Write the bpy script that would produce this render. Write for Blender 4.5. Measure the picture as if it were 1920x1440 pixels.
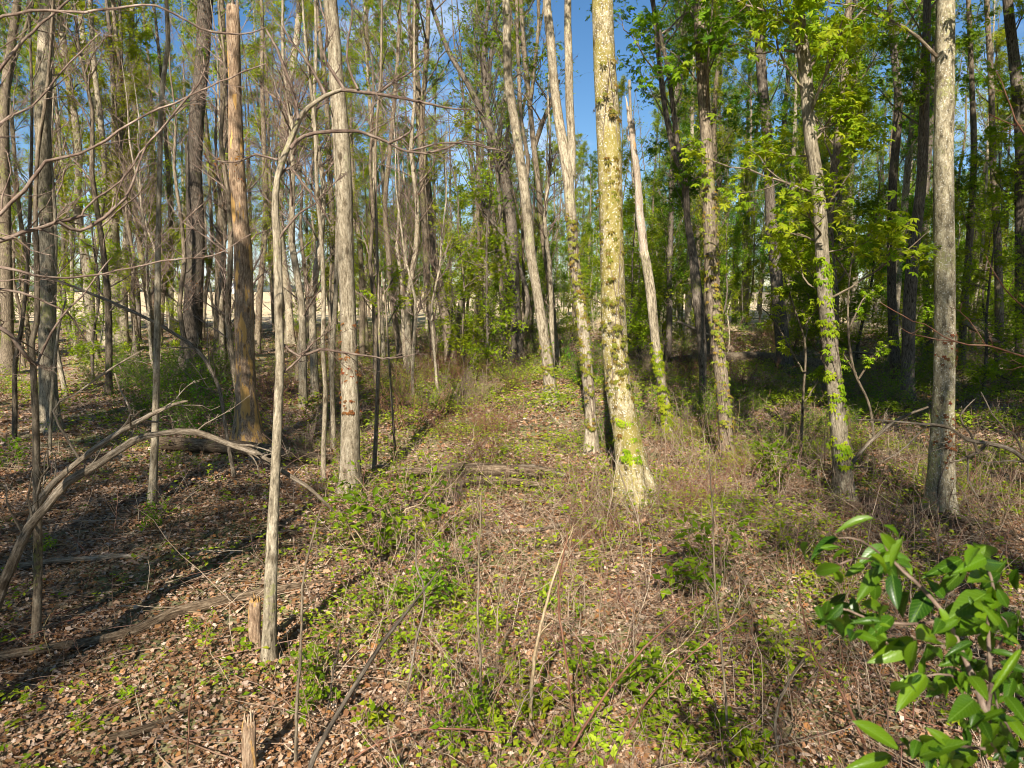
import bpy, math, random
import numpy as np
from mathutils import Vector, Matrix

for o in list(bpy.data.objects):
    bpy.data.objects.remove(o)
SC = bpy.context.scene
COL = SC.collection
R_ = math.radians

# ------------------------------------------------------------------ camera
CAMH = 2.6
PITCH = R_(7.67)
FPX = 1300.0                       # focal length in pixels of the 1920 wide frame
cam = bpy.data.cameras.new('camera')
cam.sensor_width = 36.0
cam.lens = FPX / 1920 * 36
cam.clip_start = 0.05
cam.clip_end = 5000
cam.dof.use_dof = True
cam.dof.focus_distance = 8.0
cam.dof.aperture_fstop = 7.1
co = bpy.data.objects.new('camera', cam)
COL.objects.link(co)
co.location = (0, 0, CAMH)
co.rotation_euler = (R_(90) - PITCH, 0, 0)
SC.camera = co

# ------------------------------------------------------------------ world, sun, exposure
SUN_EL = R_(36)
SUN_AZ = R_(189)        # compass heading of the sun seen from +Y, clockwise (behind the camera, a little to the left)
w = bpy.data.worlds.new("World")
SC.world = w
w.use_nodes = True
nt = w.node_tree
nt.nodes.clear()
sky = nt.nodes.new('ShaderNodeTexSky')
sky.sky_type = 'NISHITA'
sky.sun_disc = False
sky.sun_elevation = SUN_EL
sky.sun_rotation = SUN_AZ
sky.air_density = 1.0
sky.dust_density = 0.1
sky.ozone_density = 3.0
tc = nt.nodes.new('ShaderNodeTexCoord')
mp = nt.nodes.new('ShaderNodeMapping')
mp.inputs['Scale'].default_value = (1.0, 1.0, 2.6)
nt.links.new(tc.outputs['Generated'], mp.inputs['Vector'])
nz = nt.nodes.new('ShaderNodeTexNoise')
nz.inputs['Scale'].default_value = 3.2
nz.inputs['Detail'].default_value = 7
nz.inputs['Roughness'].default_value = 0.55
nt.links.new(mp.outputs['Vector'], nz.inputs['Vector'])
cr = nt.nodes.new('ShaderNodeValToRGB')
cr.color_ramp.elements[0].position = 0.53
cr.color_ramp.elements[0].color = (0, 0, 0, 1)
cr.color_ramp.elements[1].position = 0.70
cr.color_ramp.elements[1].color = (1, 1, 1, 1)
nt.links.new(nz.outputs['Fac'], cr.inputs['Fac'])
mx = nt.nodes.new('ShaderNodeMix')
mx.data_type = 'RGBA'
mx.inputs['B'].default_value = (7.5, 9.0, 11.0, 1)
mlt = nt.nodes.new('ShaderNodeMath')
mlt.operation = 'MULTIPLY'
mlt.inputs[1].default_value = 0.6
nt.links.new(cr.outputs['Color'], mlt.inputs[0])
nt.links.new(mlt.outputs[0], mx.inputs['Factor'])
hsv = nt.nodes.new('ShaderNodeHueSaturation')
hsv.inputs['Saturation'].default_value = 1.2
nt.links.new(sky.outputs['Color'], hsv.inputs['Color'])
nt.links.new(hsv.outputs['Color'], mx.inputs['A'])
bg = nt.nodes.new('ShaderNodeBackground')
bg.inputs['Strength'].default_value = 0.055
nt.links.new(mx.outputs['Result'], bg.inputs['Color'])
wo = nt.nodes.new('ShaderNodeOutputWorld')
nt.links.new(bg.outputs['Background'], wo.inputs['Surface'])

sl = bpy.data.lights.new('sun', 'SUN')
sl.energy = 5.0
sl.angle = R_(0.53)
sl.color = (1.0, 0.93, 0.80)
so = bpy.data.objects.new('sun', sl)
COL.objects.link(so)
sd = Vector((math.sin(SUN_AZ) * math.cos(SUN_EL), math.cos(SUN_AZ) * math.cos(SUN_EL), math.sin(SUN_EL)))
so.rotation_euler = sd.to_track_quat('Z', 'Y').to_euler()
so.location = (0, -30, 40)

SC.view_settings.view_transform = 'Standard'
SC.view_settings.look = 'None'
SC.view_settings.exposure = 1.18
SC.view_settings.gamma = 1.0
cy = SC.cycles
cy.max_bounces = 6
cy.diffuse_bounces = 2
cy.glossy_bounces = 2
cy.transmission_bounces = 4
cy.transparent_max_bounces = 4
cy.use_denoising = True
cy.filter_width = 0.95

# ------------------------------------------------------------------ terrain height and pixel helpers
def th(x, y):
    x = np.asarray(x, float); y = np.asarray(y, float)
    z = (0.07 * np.sin(x * 0.55 + 1.3) * np.cos(y * 0.42 + 0.4) + 0.045 * np.sin(x * 1.25 + y * 0.8)
         + 0.03 * np.sin(x * 2.3 - y * 1.7 + 2.0) + 0.016 * np.sin(x * 4.7 + y * 3.9) + 0.012 * np.sin(-x * 6.1 + y * 7.3))
    ridge = 0.28 * np.exp(-((x - 0.9 - 0.02 * y) / 2.2) ** 2) * np.clip((y - 6) / 6, 0, 1) * np.clip((34 - y) / 12, 0, 1)
    hollow = -0.16 * np.exp(-((x - 9) / 5.0) ** 2) * np.exp(-((y - 17) / 7.0) ** 2)
    berm = 0.22 * np.exp(-((y - 44 + 0.25 * x) / 4.0) ** 2) * np.clip(-x / 4, 0, 1)
    fade = 1 / (1 + (np.maximum(y - 50, 0) / 40) ** 2)
    return z * fade + ridge + hollow + berm

cpi, spi = math.cos(PITCH), math.sin(PITCH)
def ray(px, py):
    a, b = (px - 960) / FPX, (720 - py) / FPX
    return np.array([a, cpi + b * spi, -spi + b * cpi])
def at(px, py, D):
    r = ray(px, py)
    return np.array([0, 0, CAMH]) + r * (D / r[1])
def hit(px, py):
    r = ray(px, py)
    o = np.array([0, 0, CAMH])
    D = 1.0
    while D < 150:
        p = o + r * (D / r[1])
        if p[2] < float(th(p[0], p[1])):
            return D
        D += 0.02 + D * 0.003
    return 150.0

# ------------------------------------------------------------------ mesh building
class MB:
    def __init__(self):
        self.v = []; self.f = {3: [], 4: []}; self.t = []; self.n = 0
    def add(self, V, F, tc=None):
        V = np.asarray(V, float).reshape(-1, 3)
        F = np.asarray(F, int)
        self.v.append(V)
        self.f[F.shape[1]].append(F + self.n)
        self.t.append(V if tc is None else np.asarray(tc, float).reshape(-1, 3))
        self.n += len(V)
    def build(self, name, mat, parent=None, smooth=True, origin=None):
        me = bpy.data.meshes.new(name)
        V = np.concatenate(self.v)
        T = np.concatenate(self.t)
        if origin is not None:
            V = V - np.asarray(origin)
        tri = np.concatenate(self.f[3]) if self.f[3] else np.zeros((0, 3), int)
        qd = np.concatenate(self.f[4]) if self.f[4] else np.zeros((0, 4), int)
        me.vertices.add(len(V)); me.vertices.foreach_set('co', V.ravel())
        nl = tri.size + qd.size
        me.loops.add(nl)
        me.loops.foreach_set('vertex_index', np.concatenate([tri.ravel(), qd.ravel()]))
        npoly = len(tri) + len(qd)
        me.polygons.add(npoly)
        ls = np.concatenate([np.arange(len(tri)) * 3, tri.size + np.arange(len(qd)) * 4])
        me.polygons.foreach_set('loop_start', ls)
        me.polygons.foreach_set('use_smooth', np.full(npoly, smooth))
        a = me.attributes.new('tc', 'FLOAT_VECTOR', 'POINT')
        a.data.foreach_set('vector', T.ravel())
        me.update(calc_edges=True)
        me.materials.append(mat)
        o = bpy.data.objects.new(name, me)
        COL.objects.link(o)
        if parent is not None:
            o.parent = parent
        return o

def norm(a):
    return a / np.maximum(np.linalg.norm(a, axis=-1, keepdims=True), 1e-9)

def tubes(mb, P, R, k=5, cap=False, toff=0.0):
    """P (M,n,3) polylines, R (M,n) or (M,n,k) radii"""
    P = np.asarray(P, float); R = np.asarray(R, float)
    if P.ndim == 2:
        P = P[None]; R = R[None]
    M, n, _ = P.shape
    if M == 0:
        return
    if R.ndim == 2:
        R = np.repeat(R[:, :, None], k, 2)
    if cap:
        P = np.concatenate([P, P[:, -1:]], 1)
        R = np.concatenate([R, R[:, -1:] * 0.01], 1)
        n += 1
    T = norm(np.gradient(P[:, :n], axis=1) + 1e-9)
    if cap:
        T[:, -1] = T[:, -2] = T[:, -3]
    d = norm(P[:, -1] - P[:, 0])
    ref = np.where(np.abs(d[:, 2:3]) > 0.75, np.array([[1.0, 0.02, 0]]), np.array([[0.02, 0, 1.0]]))[:, None, :]
    U = norm(np.cross(T, ref)); W = np.cross(T, U)
    a = np.arange(k) * 2 * np.pi / k
    ca, sa = np.cos(a), np.sin(a)
    V = P[:, :, None, :] + R[..., None] * (ca[None, None, :, None] * U[:, :, None, :] + sa[None, None, :, None] * W[:, :, None, :])
    s = np.concatenate([np.zeros((M, 1)), np.cumsum(np.linalg.norm(np.diff(P, axis=1), axis=2), 1)], 1) + toff + np.arange(M)[:, None] * 0.37
    rr = R.mean(2)
    TC = np.stack([rr[:, :, None] * ca, rr[:, :, None] * sa, np.repeat(s[:, :, None], k, 2)], -1)
    i = np.arange(n - 1)[:, None] * k; j = np.arange(k)[None]; j2 = (j + 1) % k
    q = np.stack([i + j, i + j2, i + k + j2, i + k + j], -1).reshape(-1, 4)
    F = (q[None] + (np.arange(M) * n * k)[:, None, None]).reshape(-1, 4)
    mb.add(V, F, TC)

def catmull(P, R, step):
    P = np.asarray(P, float); R = np.asarray(R, float)
    Q = np.vstack([2 * P[0] - P[1], P, 2 * P[-1] - P[-2]])
    op, orr = [], []
    for i in range(len(P) - 1):
        p0, p1, p2, p3 = Q[i:i + 4]
        m = max(2, int(np.linalg.norm(p2 - p1) / step))
        for t in np.arange(m) / m:
            op.append(0.5 * ((2 * p1) + (p2 - p0) * t + (2 * p0 - 5 * p1 + 4 * p2 - p3) * t * t + (3 * p1 - p0 - 3 * p2 + p3) * t ** 3))
            orr.append(R[i] * (1 - t) + R[i + 1] * t)
    op.append(P[-1]); orr.append(R[-1])
    return np.array(op), np.array(orr)

def basis(d, nrm):
    d = norm(d); s = norm(np.cross(d, nrm)); n2 = np.cross(s, d)
    return np.stack([s, d, n2], -1)          # columns: side, along, normal

def leaves(mb, tmpl, B, T, S):
    """B (N,3,3) bases, T (N,3), S (N,) or (N,3) scales"""
    V, F = tmpl
    N = len(T)
    if N == 0:
        return
    S = np.asarray(S, float)
    if S.ndim == 1:
        S = np.repeat(S[:, None], 3, 1)
    L = V[None] * S[:, None, :]
    X = np.einsum('nij,nmj->nmi', B, L) + T[:, None, :]
    FF = (np.asarray(F)[None] + (np.arange(N) * len(V))[:, None, None]).reshape(-1, len(F[0]))
    mb.add(X, FF, np.repeat(V[None], N, 0))

# leaf shapes (x side, y along, z normal)
OVATE = (np.array([[0, 0, 0], [-.27, .38, .07], [.27, .38, .07], [0, .45, 0], [0, 1, -.08]]),
         [(0, 3, 1), (0, 2, 3), (1, 3, 4), (3, 2, 4)])
def palmate(n=5, droop=.35):
    V = [[0, 0, 0]]; F = []
    for i in range(n):
        a = (i - (n - 1) / 2) * 0.78
        L = 1.0 - 0.11 * abs(i - (n - 1) / 2) ** 1.3
        c, s = math.sin(a), math.cos(a)
        wd = 0.17
        m = 0.58 * L
        b = len(V)
        V += [[c * m - s * wd, s * m + c * wd, -.10 - .04], [c * m, s * m, -.10 + .02], [c * m + s * wd, s * m - c * wd, -.10 - .04], [c * L, s * L, -droop]]
        F += [(0, b + 1, b), (0, b + 2, b + 1), (b, b + 1, b + 3), (b + 1, b + 2, b + 3)]
    return (np.array(V), F)
PALM = palmate()
MAPLE = palmate(3, .3)
def litter_tmpl(seed):
    r = np.random.default_rng(seed)
    n = 10
    a = np.arange(n) * 2 * np.pi / n
    rad = np.where(np.arange(n) % 2 == 0, 0.5, 0.33) * r.uniform(.8, 1.2, n)
    z = r.uniform(-.05, .05, n) + .32 * (np.cos(a * r.choice([1, 2]) + r.uniform(0, 6)) * rad) ** 1 * .6
    V = np.vstack([[0, 0, 0], np.stack([rad * np.cos(a) * .8, rad * np.sin(a), z], 1)])
    F = [(0, 1 + i, 1 + (i + 1) % n) for i in range(n)]
    return (V, F)
LIT = [litter_tmpl(i) for i in range(4)]
def bigleaf():
    V = []; F = []
    n = 9
    for i in range(n):
        t = i / (n - 1)
        wd = 0.235 * (math.sin(math.pi * t ** 0.82)) ** 0.85 + 0.002
        for j, u in enumerate((-1, -.5, 0, .5, 1)):
            V.append([u * wd, t, 0.10 * abs(u) ** 1.3 * (wd / .235) - 0.30 * t * t + .012 * math.sin(i * 3.0 + u * 4)])
    for i in range(n - 1):
        for j in range(4):
            a = i * 5 + j
            F.append((a, a + 1, a + 6, a + 5))
    return (np.array(V), F)
BIG = bigleaf()

# ------------------------------------------------------------------ materials
def newmat(name):
    m = bpy.data.materials.new(name)
    m.use_nodes = True
    n = m.node_tree
    n.nodes.clear()
    out = n.nodes.new('ShaderNodeOutputMaterial')
    return m, n, out
def ramp(n, stops):
    c = n.nodes.new('ShaderNodeValToRGB')
    el = c.color_ramp.elements
    while len(el) < len(stops):
        el.new(0.5)
    for e, (p, col) in zip(el, stops):
        e.position = p; e.color = (*col, 1)
    return c
def noise(n, vec, scale, detail=4, rough=.6, sc=None):
    t = n.nodes.new('ShaderNodeTexNoise')
    t.inputs['Scale'].default_value = scale
    t.inputs['Detail'].default_value = detail
    t.inputs['Roughness'].default_value = rough
    if sc:
        m = n.nodes.new('ShaderNodeMapping')
        m.inputs['Scale'].default_value = sc
        n.links.new(vec, m.inputs['Vector']); vec = m.outputs['Vector']
    n.links.new(vec, t.inputs['Vector'])
    return t
def mixc(n, fac, a, b, mode='MIX'):
    m = n.nodes.new('ShaderNodeMix')
    m.data_type = 'RGBA'; m.blend_type = mode
    for s, v in (('Factor', fac), ('A', a), ('B', b)):
        if hasattr(v, 'is_output') or isinstance(v, bpy.types.NodeSocket):
            n.links.new(v, m.inputs[s])
        else:
            m.inputs[s].default_value = v if isinstance(v, float) else (*v, 1)
    return m.outputs['Result']

def bark(name, dark, mid, light, moss=0.0, mosscol=(.20, .22, .04), fur=6.0, bump=.6, speck=0.0, objvar=True, patch=None):
    m, n, out = newmat(name)
    at_ = n.nodes.new('ShaderNodeAttribute'); at_.attribute_name = 'tc'
    oi = n.nodes.new('ShaderNodeObjectInfo')
    vm = n.nodes.new('ShaderNodeVectorMath'); vm.operation = 'ADD'
    cb = n.nodes.new('ShaderNodeCombineXYZ')
    mu = n.nodes.new('ShaderNodeMath'); mu.operation = 'MULTIPLY'; mu.inputs[1].default_value = 37.0
    n.links.new(oi.outputs['Random'], mu.inputs[0]); n.links.new(mu.outputs[0], cb.inputs['Z'])
    n.links.new(at_.outputs['Vector'], vm.inputs[0]); n.links.new(cb.outputs[0], vm.inputs[1])
    v = vm.outputs[0]
    n1 = noise(n, v, 9.0, 6, .7, (fur, fur, 1.0))
    n2 = noise(n, v, 2.2, 4, .6, (1.5, 1.5, .6))
    n3 = noise(n, v, 70.0, 3, .6, (1, 1, .6))
    r1 = ramp(n, [(.34, dark), (.50, mid), (.66, light)])
    n.links.new(n1.outputs['Fac'], r1.inputs['Fac'])
    r2 = ramp(n, [(.30, (.62, .60, .56)), (.70, (1.15, 1.15, 1.12))])
    n.links.new(n2.outputs['Fac'], r2.inputs['Fac'])
    c = mixc(n, 1.0, r1.outputs['Color'], r2.outputs['Color'], 'MULTIPLY')
    r3 = ramp(n, [(.35, (.75, .75, .75)), (.65, (1.15, 1.15, 1.15))])
    n.links.new(n3.outputs['Fac'], r3.inputs['Fac'])
    c = mixc(n, 1.0, c, r3.outputs['Color'], 'MULTIPLY')
    if moss > 0:
        n4 = noise(n, v, 26.0, 5, .75, (1, 1, .8))
        n5 = noise(n, v, 1.6, 2, .5)
        ad = n.nodes.new('ShaderNodeMath'); ad.operation = 'ADD'
        n.links.new(n4.outputs['Fac'], ad.inputs[0]); n.links.new(n5.outputs['Fac'], ad.inputs[1])
        hf = n.nodes.new('ShaderNodeMath'); hf.operation = 'MULTIPLY'; hf.inputs[1].default_value = .5
        n.links.new(ad.outputs[0], hf.inputs[0])
        r4 = ramp(n, [(.615 - moss * .13, (0, 0, 0)), (.65 - moss * .13, (1, 1, 1))])
        n.links.new(hf.outputs[0], r4.inputs['Fac'])
        mf = n.nodes.new('ShaderNodeMath'); mf.operation = 'MULTIPLY'; mf.inputs[1].default_value = .85
        n.links.new(r4.outputs['Color'], mf.inputs[0])
        c = mixc(n, mf.outputs[0], c, mosscol)
    if speck > 0:
        n6 = noise(n, v, 55.0, 2, .5)
        r6 = ramp(n, [(.60, (0, 0, 0)), (.66, (speck, speck, speck))])
        n.links.new(n6.outputs['Fac'], r6.inputs['Fac'])
        c = mixc(n, r6.outputs['Color'], c, (.55, .53, .47))
    if patch:
        n7 = noise(n, v, 3.0, 4, .6, (3.0, 3.0, .7))
        r7 = ramp(n, [(patch[0], (0, 0, 0)), (patch[0] + .03, (1, 1, 1))])
        if len(patch) > 3:      # more bare wood low on the stem than high up
            tcn = n.nodes.new('ShaderNodeTexCoord'); sz = n.nodes.new('ShaderNodeSeparateXYZ'); n.links.new(tcn.outputs['Object'], sz.inputs[0])
            mz = n.nodes.new('ShaderNodeMapRange'); mz.inputs['From Max'].default_value = patch[3]; mz.inputs['To Min'].default_value = .035; mz.inputs['To Max'].default_value = -.08
            n.links.new(sz.outputs['Z'], mz.inputs['Value'])
            az = n.nodes.new('ShaderNodeMath'); n.links.new(n7.outputs['Fac'], az.inputs[0]); n.links.new(mz.outputs[0], az.inputs[1])
            n.links.new(az.outputs[0], r7.inputs['Fac'])
        else:
            n.links.new(n7.outputs['Fac'], r7.inputs['Fac'])
        pc = mixc(n, n1.outputs['Fac'], patch[1], patch[2])
        c = mixc(n, r7.outputs['Color'], c, pc)
    vk = n.nodes.new('ShaderNodeTexVoronoi'); vk.inputs['Scale'].default_value = 5.0
    mk = n.nodes.new('ShaderNodeMapping'); mk.inputs['Scale'].default_value = (1, 1, .55)
    n.links.new(v, mk.inputs['Vector']); n.links.new(mk.outputs['Vector'], vk.inputs['Vector'])
    rk = ramp(n, [(.10, (.30, .27, .24)), (.17, (1, 1, 1))])
    n.links.new(vk.outputs['Distance'], rk.inputs['Fac'])
    c = mixc(n, .85, c, rk.outputs['Color'], 'MULTIPLY')
    if objvar:
        hs = n.nodes.new('ShaderNodeHueSaturation')
        mr = n.nodes.new('ShaderNodeMapRange')
        mr.inputs['To Min'].default_value = .78; mr.inputs['To Max'].default_value = 1.18
        n.links.new(oi.outputs['Random'], mr.inputs['Value'])
        n.links.new(mr.outputs[0], hs.inputs['Value']); n.links.new(c, hs.inputs['Color'])
        c = hs.outputs['Color']
    b = n.nodes.new('ShaderNodeBsdfPrincipled')
    b.inputs['Roughness'].default_value = .85
    b.inputs['Specular IOR Level'].default_value = .08
    n.links.new(c, b.inputs['Base Color'])
    bp = n.nodes.new('ShaderNodeBump')
    bp.inputs['Strength'].default_value = bump; bp.inputs['Distance'].default_value = .02
    n.links.new(n1.outputs['Fac'], bp.inputs['Height'])
    n.links.new(bp.outputs['Normal'], b.inputs['Normal'])
    n.links.new(b.outputs[0], out.inputs[0])
    return m

def leafmat(name, cols, trans=.45, rough=.5, vein=False, spec=.12):
    m, n, out = newmat(name)
    g = n.nodes.new('ShaderNodeNewGeometry')
    k = len(cols)
    r = ramp(n, [(i / max(1, k - 1), c) for i, c in enumerate(cols)])
    n.links.new(g.outputs['Random Per Island'], r.inputs['Fac'])
    c = r.outputs['Color']
    oi = n.nodes.new('ShaderNodeObjectInfo'); hs = n.nodes.new('ShaderNodeHueSaturation')
    for k_, lo, hi in (('Value', .8, 1.2), ('Hue', .49, .51)):
        mr = n.nodes.new('ShaderNodeMapRange'); mr.inputs['To Min'].default_value = lo; mr.inputs['To Max'].default_value = hi
        n.links.new(oi.outputs['Random'], mr.inputs['Value']); n.links.new(mr.outputs[0], hs.inputs[k_])
    n.links.new(c, hs.inputs['Color']); c = hs.outputs['Color']
    b = n.nodes.new('ShaderNodeBsdfPrincipled')
    if vein:
        at_ = n.nodes.new('ShaderNodeAttribute'); at_.attribute_name = 'tc'
        sx = n.nodes.new('ShaderNodeSeparateXYZ'); n.links.new(at_.outputs['Vector'], sx.inputs[0])
        ab = n.nodes.new('ShaderNodeMath'); ab.operation = 'ABSOLUTE'; n.links.new(sx.outputs['X'], ab.inputs[0])
        m1 = n.nodes.new('ShaderNodeMath'); m1.operation = 'MULTIPLY_ADD'; m1.inputs[1].default_value = -1.3
        n.links.new(ab.outputs[0], m1.inputs[0]); n.links.new(sx.outputs['Y'], m1.inputs[2])
        m2 = n.nodes.new('ShaderNodeMath'); m2.operation = 'MULTIPLY'; m2.inputs[1].default_value = 60
        n.links.new(m1.outputs[0], m2.inputs[0])
        m3 = n.nodes.new('ShaderNodeMath'); m3.operation = 'SINE'; n.links.new(m2.outputs[0], m3.inputs[0])
        rv = ramp(n, [(.0, (1, 1, 1)), (.012, (0, 0, 0))])
        n.links.new(ab.outputs[0], rv.inputs['Fac'])
        vv = ramp(n, [(.90, (0, 0, 0)), (1.0, (.45, .45, .45))])
        n.links.new(m3.outputs[0], vv.inputs['Fac'])
        mm = mixc(n, 1.0, rv.outputs['Color'], vv.outputs['Color'], 'ADD')
        c = mixc(n, mm, c, (.16, .28, .04))
        bp = n.nodes.new('ShaderNodeBump'); bp.inputs['Strength'].default_value = .35; bp.inputs['Distance'].default_value = .002
        n.links.new(mm, bp.inputs['Height']); n.links.new(bp.outputs['Normal'], b.inputs['Normal'])
    b.inputs['Roughness'].default_value = rough
    b.inputs['Specular IOR Level'].default_value = spec
    n.links.new(c, b.inputs['Base Color'])
    if trans > 0:
        t = n.nodes.new('ShaderNodeBsdfTranslucent')
        tcn = mixc(n, 1.0, c, (1.35, 1.25, .55), 'MULTIPLY')
        n.links.new(tcn, t.inputs['Color'])
        ms = n.nodes.new('ShaderNodeMixShader'); ms.inputs[0].default_value = trans
        n.links.new(b.outputs[0], ms.inputs[1]); n.links.new(t.outputs[0], ms.inputs[2])
        n.links.new(ms.outputs[0], out.inputs[0])
    else:
        n.links.new(b.outputs[0], out.inputs[0])
    return m

def groundmat():
    m, n, out = newmat('forest_floor')
    g = n.nodes.new('ShaderNodeNewGeometry')
    p = g.outputs['Position']
    vo = n.nodes.new('ShaderNodeTexVoronoi'); vo.inputs['Scale'].default_value = 30; n.links.new(p, vo.inputs['Vector'])
    rr = ramp(n, [(0, (.07, .045, .03)), (.35, (.19, .12, .07)), (.6, (.33, .22, .14)), (.85, (.45, .33, .24)), (1, (.10, .07, .05))])
    sp_ = n.nodes.new('ShaderNodeSeparateColor'); n.links.new(vo.outputs['Color'], sp_.inputs[0])
    n.links.new(sp_.outputs[0], rr.inputs['Fac'])
    n1 = noise(n, p, .55, 5, .6)
    r1 = ramp(n, [(.46, (0, 0, 0)), (.58, (.75, .75, .75))])
    n.links.new(n1.outputs['Fac'], r1.inputs['Fac'])
    n2 = noise(n, p, 9, 5, .7)
    gr = ramp(n, [(.35, (.06, .08, .02)), (.65, (.20, .22, .06))])
    n.links.new(n2.outputs['Fac'], gr.inputs['Fac'])
    c = mixc(n, r1.outputs['Color'], rr.outputs['Color'], gr.outputs['Color'])
    b = n.nodes.new('ShaderNodeBsdfPrincipled'); b.inputs['Roughness'].default_value = .95
    n.links.new(c, b.inputs['Base Color'])
    bp = n.nodes.new('ShaderNodeBump'); bp.inputs['Strength'].default_value = .8; bp.inputs['Distance'].default_value = .04
    n.links.new(sp_.outputs[0], bp.inputs['Height']); n.links.new(bp.outputs['Normal'], b.inputs['Normal'])
    n.links.new(b.outputs[0], out.inputs[0])
    return m

def plain(name, a, b_, scale=5, rough=.8, sc=None):
    m, n, out = newmat(name)
    g = n.nodes.new('ShaderNodeNewGeometry')
    t = noise(n, g.outputs['Position'], scale, 5, .6, sc)
    r = ramp(n, [(.3, a), (.7, b_)])
    n.links.new(t.outputs['Fac'], r.inputs['Fac'])
    b = n.nodes.new('ShaderNodeBsdfPrincipled'); b.inputs['Roughness'].default_value = rough
    n.links.new(r.outputs['Color'], b.inputs['Base Color'])
    n.links.new(b.outputs[0], out.inputs[0])
    return m

M = dict(
    grey=bark('grey_bark', (.085, .068, .048), (.31, .26, .19), (.50, .43, .33), moss=.25, mosscol=(.25, .24, .10), fur=5),
    pale=bark('pale_bark', (.11, .085, .055), (.29, .24, .175), (.44, .385, .295), moss=.15, mosscol=(.34, .32, .18), fur=4, bump=.5),
    moss=bark('mossy_bark', (.10, .075, .04), (.33, .27, .15), (.55, .48, .33), moss=.95, mosscol=(.25, .205, .05), fur=2.2, bump=1.0, speck=.9, objvar=False),
    lichen=bark('lichen_bark', (.08, .065, .042), (.26, .22, .15), (.42, .37, .27), moss=.65, mosscol=(.24, .23, .10), fur=2.5, bump=.7, speck=.6),
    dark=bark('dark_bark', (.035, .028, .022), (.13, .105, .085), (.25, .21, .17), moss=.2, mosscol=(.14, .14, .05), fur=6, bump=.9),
    mid=bark('brown_bark', (.065, .05, .038), (.18, .14, .10), (.33, .27, .20), moss=.3, mosscol=(.20, .20, .06), fur=5),
    snag=bark('stripped_bark', (.11, .07, .045), (.34, .23, .155), (.52, .40, .29), fur=8, bump=.9, patch=(.525, (.46, .22, .05), (.60, .40, .17), 6.0)),
    dead=bark('weathered_deadwood', (.09, .07, .05), (.27, .215, .16), (.46, .39, .32), fur=9, bump=.9),
    orange=bark('split_wood', (.34, .24, .17), (.56, .46, .37), (.72, .63, .54), fur=10, bump=.8, patch=(.62, (.52, .27, .10), (.60, .40, .22))),
    rotten=bark('rotten_wood', (.045, .03, .02), (.17, .12, .08), (.36, .28, .20), moss=.2, mosscol=(.15, .15, .05), fur=9, bump=1.0),
    twig=bark('purple_twig_bark', (.085, .055, .045), (.21, .15, .12), (.38, .30, .25), fur=3, bump=.2),
    red=bark('red_cane_bark', (.10, .045, .03), (.21, .10, .065), (.30, .19, .13), fur=2, bump=.2),
    straw=bark('dry_stalk', (.20, .14, .08), (.36, .27, .17), (.50, .41, .29), fur=2, bump=.1),
    stalk=leafmat('dry_stalk_mixed', [(.34, .25, .16), (.12, .07, .05), (.48, .39, .28), (.24, .155, .10), (.20, .085, .06), (.38, .30, .21), (.16, .10, .075), (.28, .22, .11)], 0, .8, False, .1),
    lfar=leafmat('spring_leaf', [(.07, .14, .008), (.14, .24, .010), (.23, .33, .014), (.10, .20, .008)], .5),
    lyel=leafmat('yellow_green_leaf', [(.17, .24, .010), (.27, .34, .015), (.36, .38, .025), (.20, .29, .012)], .5),
    lnear=leafmat('young_maple_leaf', [(.13, .24, .008), (.25, .37, .012), (.37, .43, .02), (.18, .30, .008)], .5),
    lgr=leafmat('green_leaf', [(.035, .11, .006), (.08, .19, .010), (.15, .28, .014), (.06, .15, .008)], .4),
    lbush=leafmat('glossy_bush_leaf', [(.012, .040, .002), (.055, .115, .004), (.13, .205, .007), (.025, .062, .003), (.08, .15, .005)], .38, .32, True, .35),
    lvine=leafmat('creeper_leaf', [(.13, .15, .015), (.22, .25, .025), (.22, .13, .03), (.19, .23, .02)], .35),
    lred=leafmat('red_creeper_leaf', [(.24, .06, .02), (.18, .09, .03), (.30, .12, .03)], .35),
    litter=leafmat('fallen_leaf', [(.07, .035, .018), (.36, .21, .12), (.18, .09, .045), (.52, .37, .26), (.27, .13, .055), (.10, .055, .03), (.42, .27, .17), (.33, .16, .055), (.07, .04, .024), (.20, .115, .065), (.60, .46, .36), (.13, .07, .04)], .08, .8, False, .08),
    cover=leafmat('ground_cover_leaf', [(.12, .22, .008), (.24, .33, .012), (.34, .38, .03), (.17, .28, .012)], .4),
    floor=groundmat(),
    field=plain('stubble', (.50, .37, .20), (.66, .51, .31), .15, .9, (1, .12, 1)),
    farwood=plain('far_foliage', (.03, .045, .05), (.06, .08, .07), .05),
    wall=plain('painted_boards', (.62, .62, .60), (.72, .72, .70), 1.0),
    roof=plain('sheet_roof', (.20, .21, .23), (.28, .29, .31), 1.0),
)

# ------------------------------------------------------------------ tagging
def tag(o, label=None, cat=None, group=None, kind=None):
    if label: o['label'] = label
    if cat: o['category'] = cat
    if group: o['group'] = group
    if kind: o['kind'] = kind
    return o
def empty(name, loc, rz=0):
    o = bpy.data.objects.new(name, None)
    o.empty_display_size = .2
    COL.objects.link(o)
    o.location = loc; o.rotation_euler.z = rz
    return o

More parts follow.
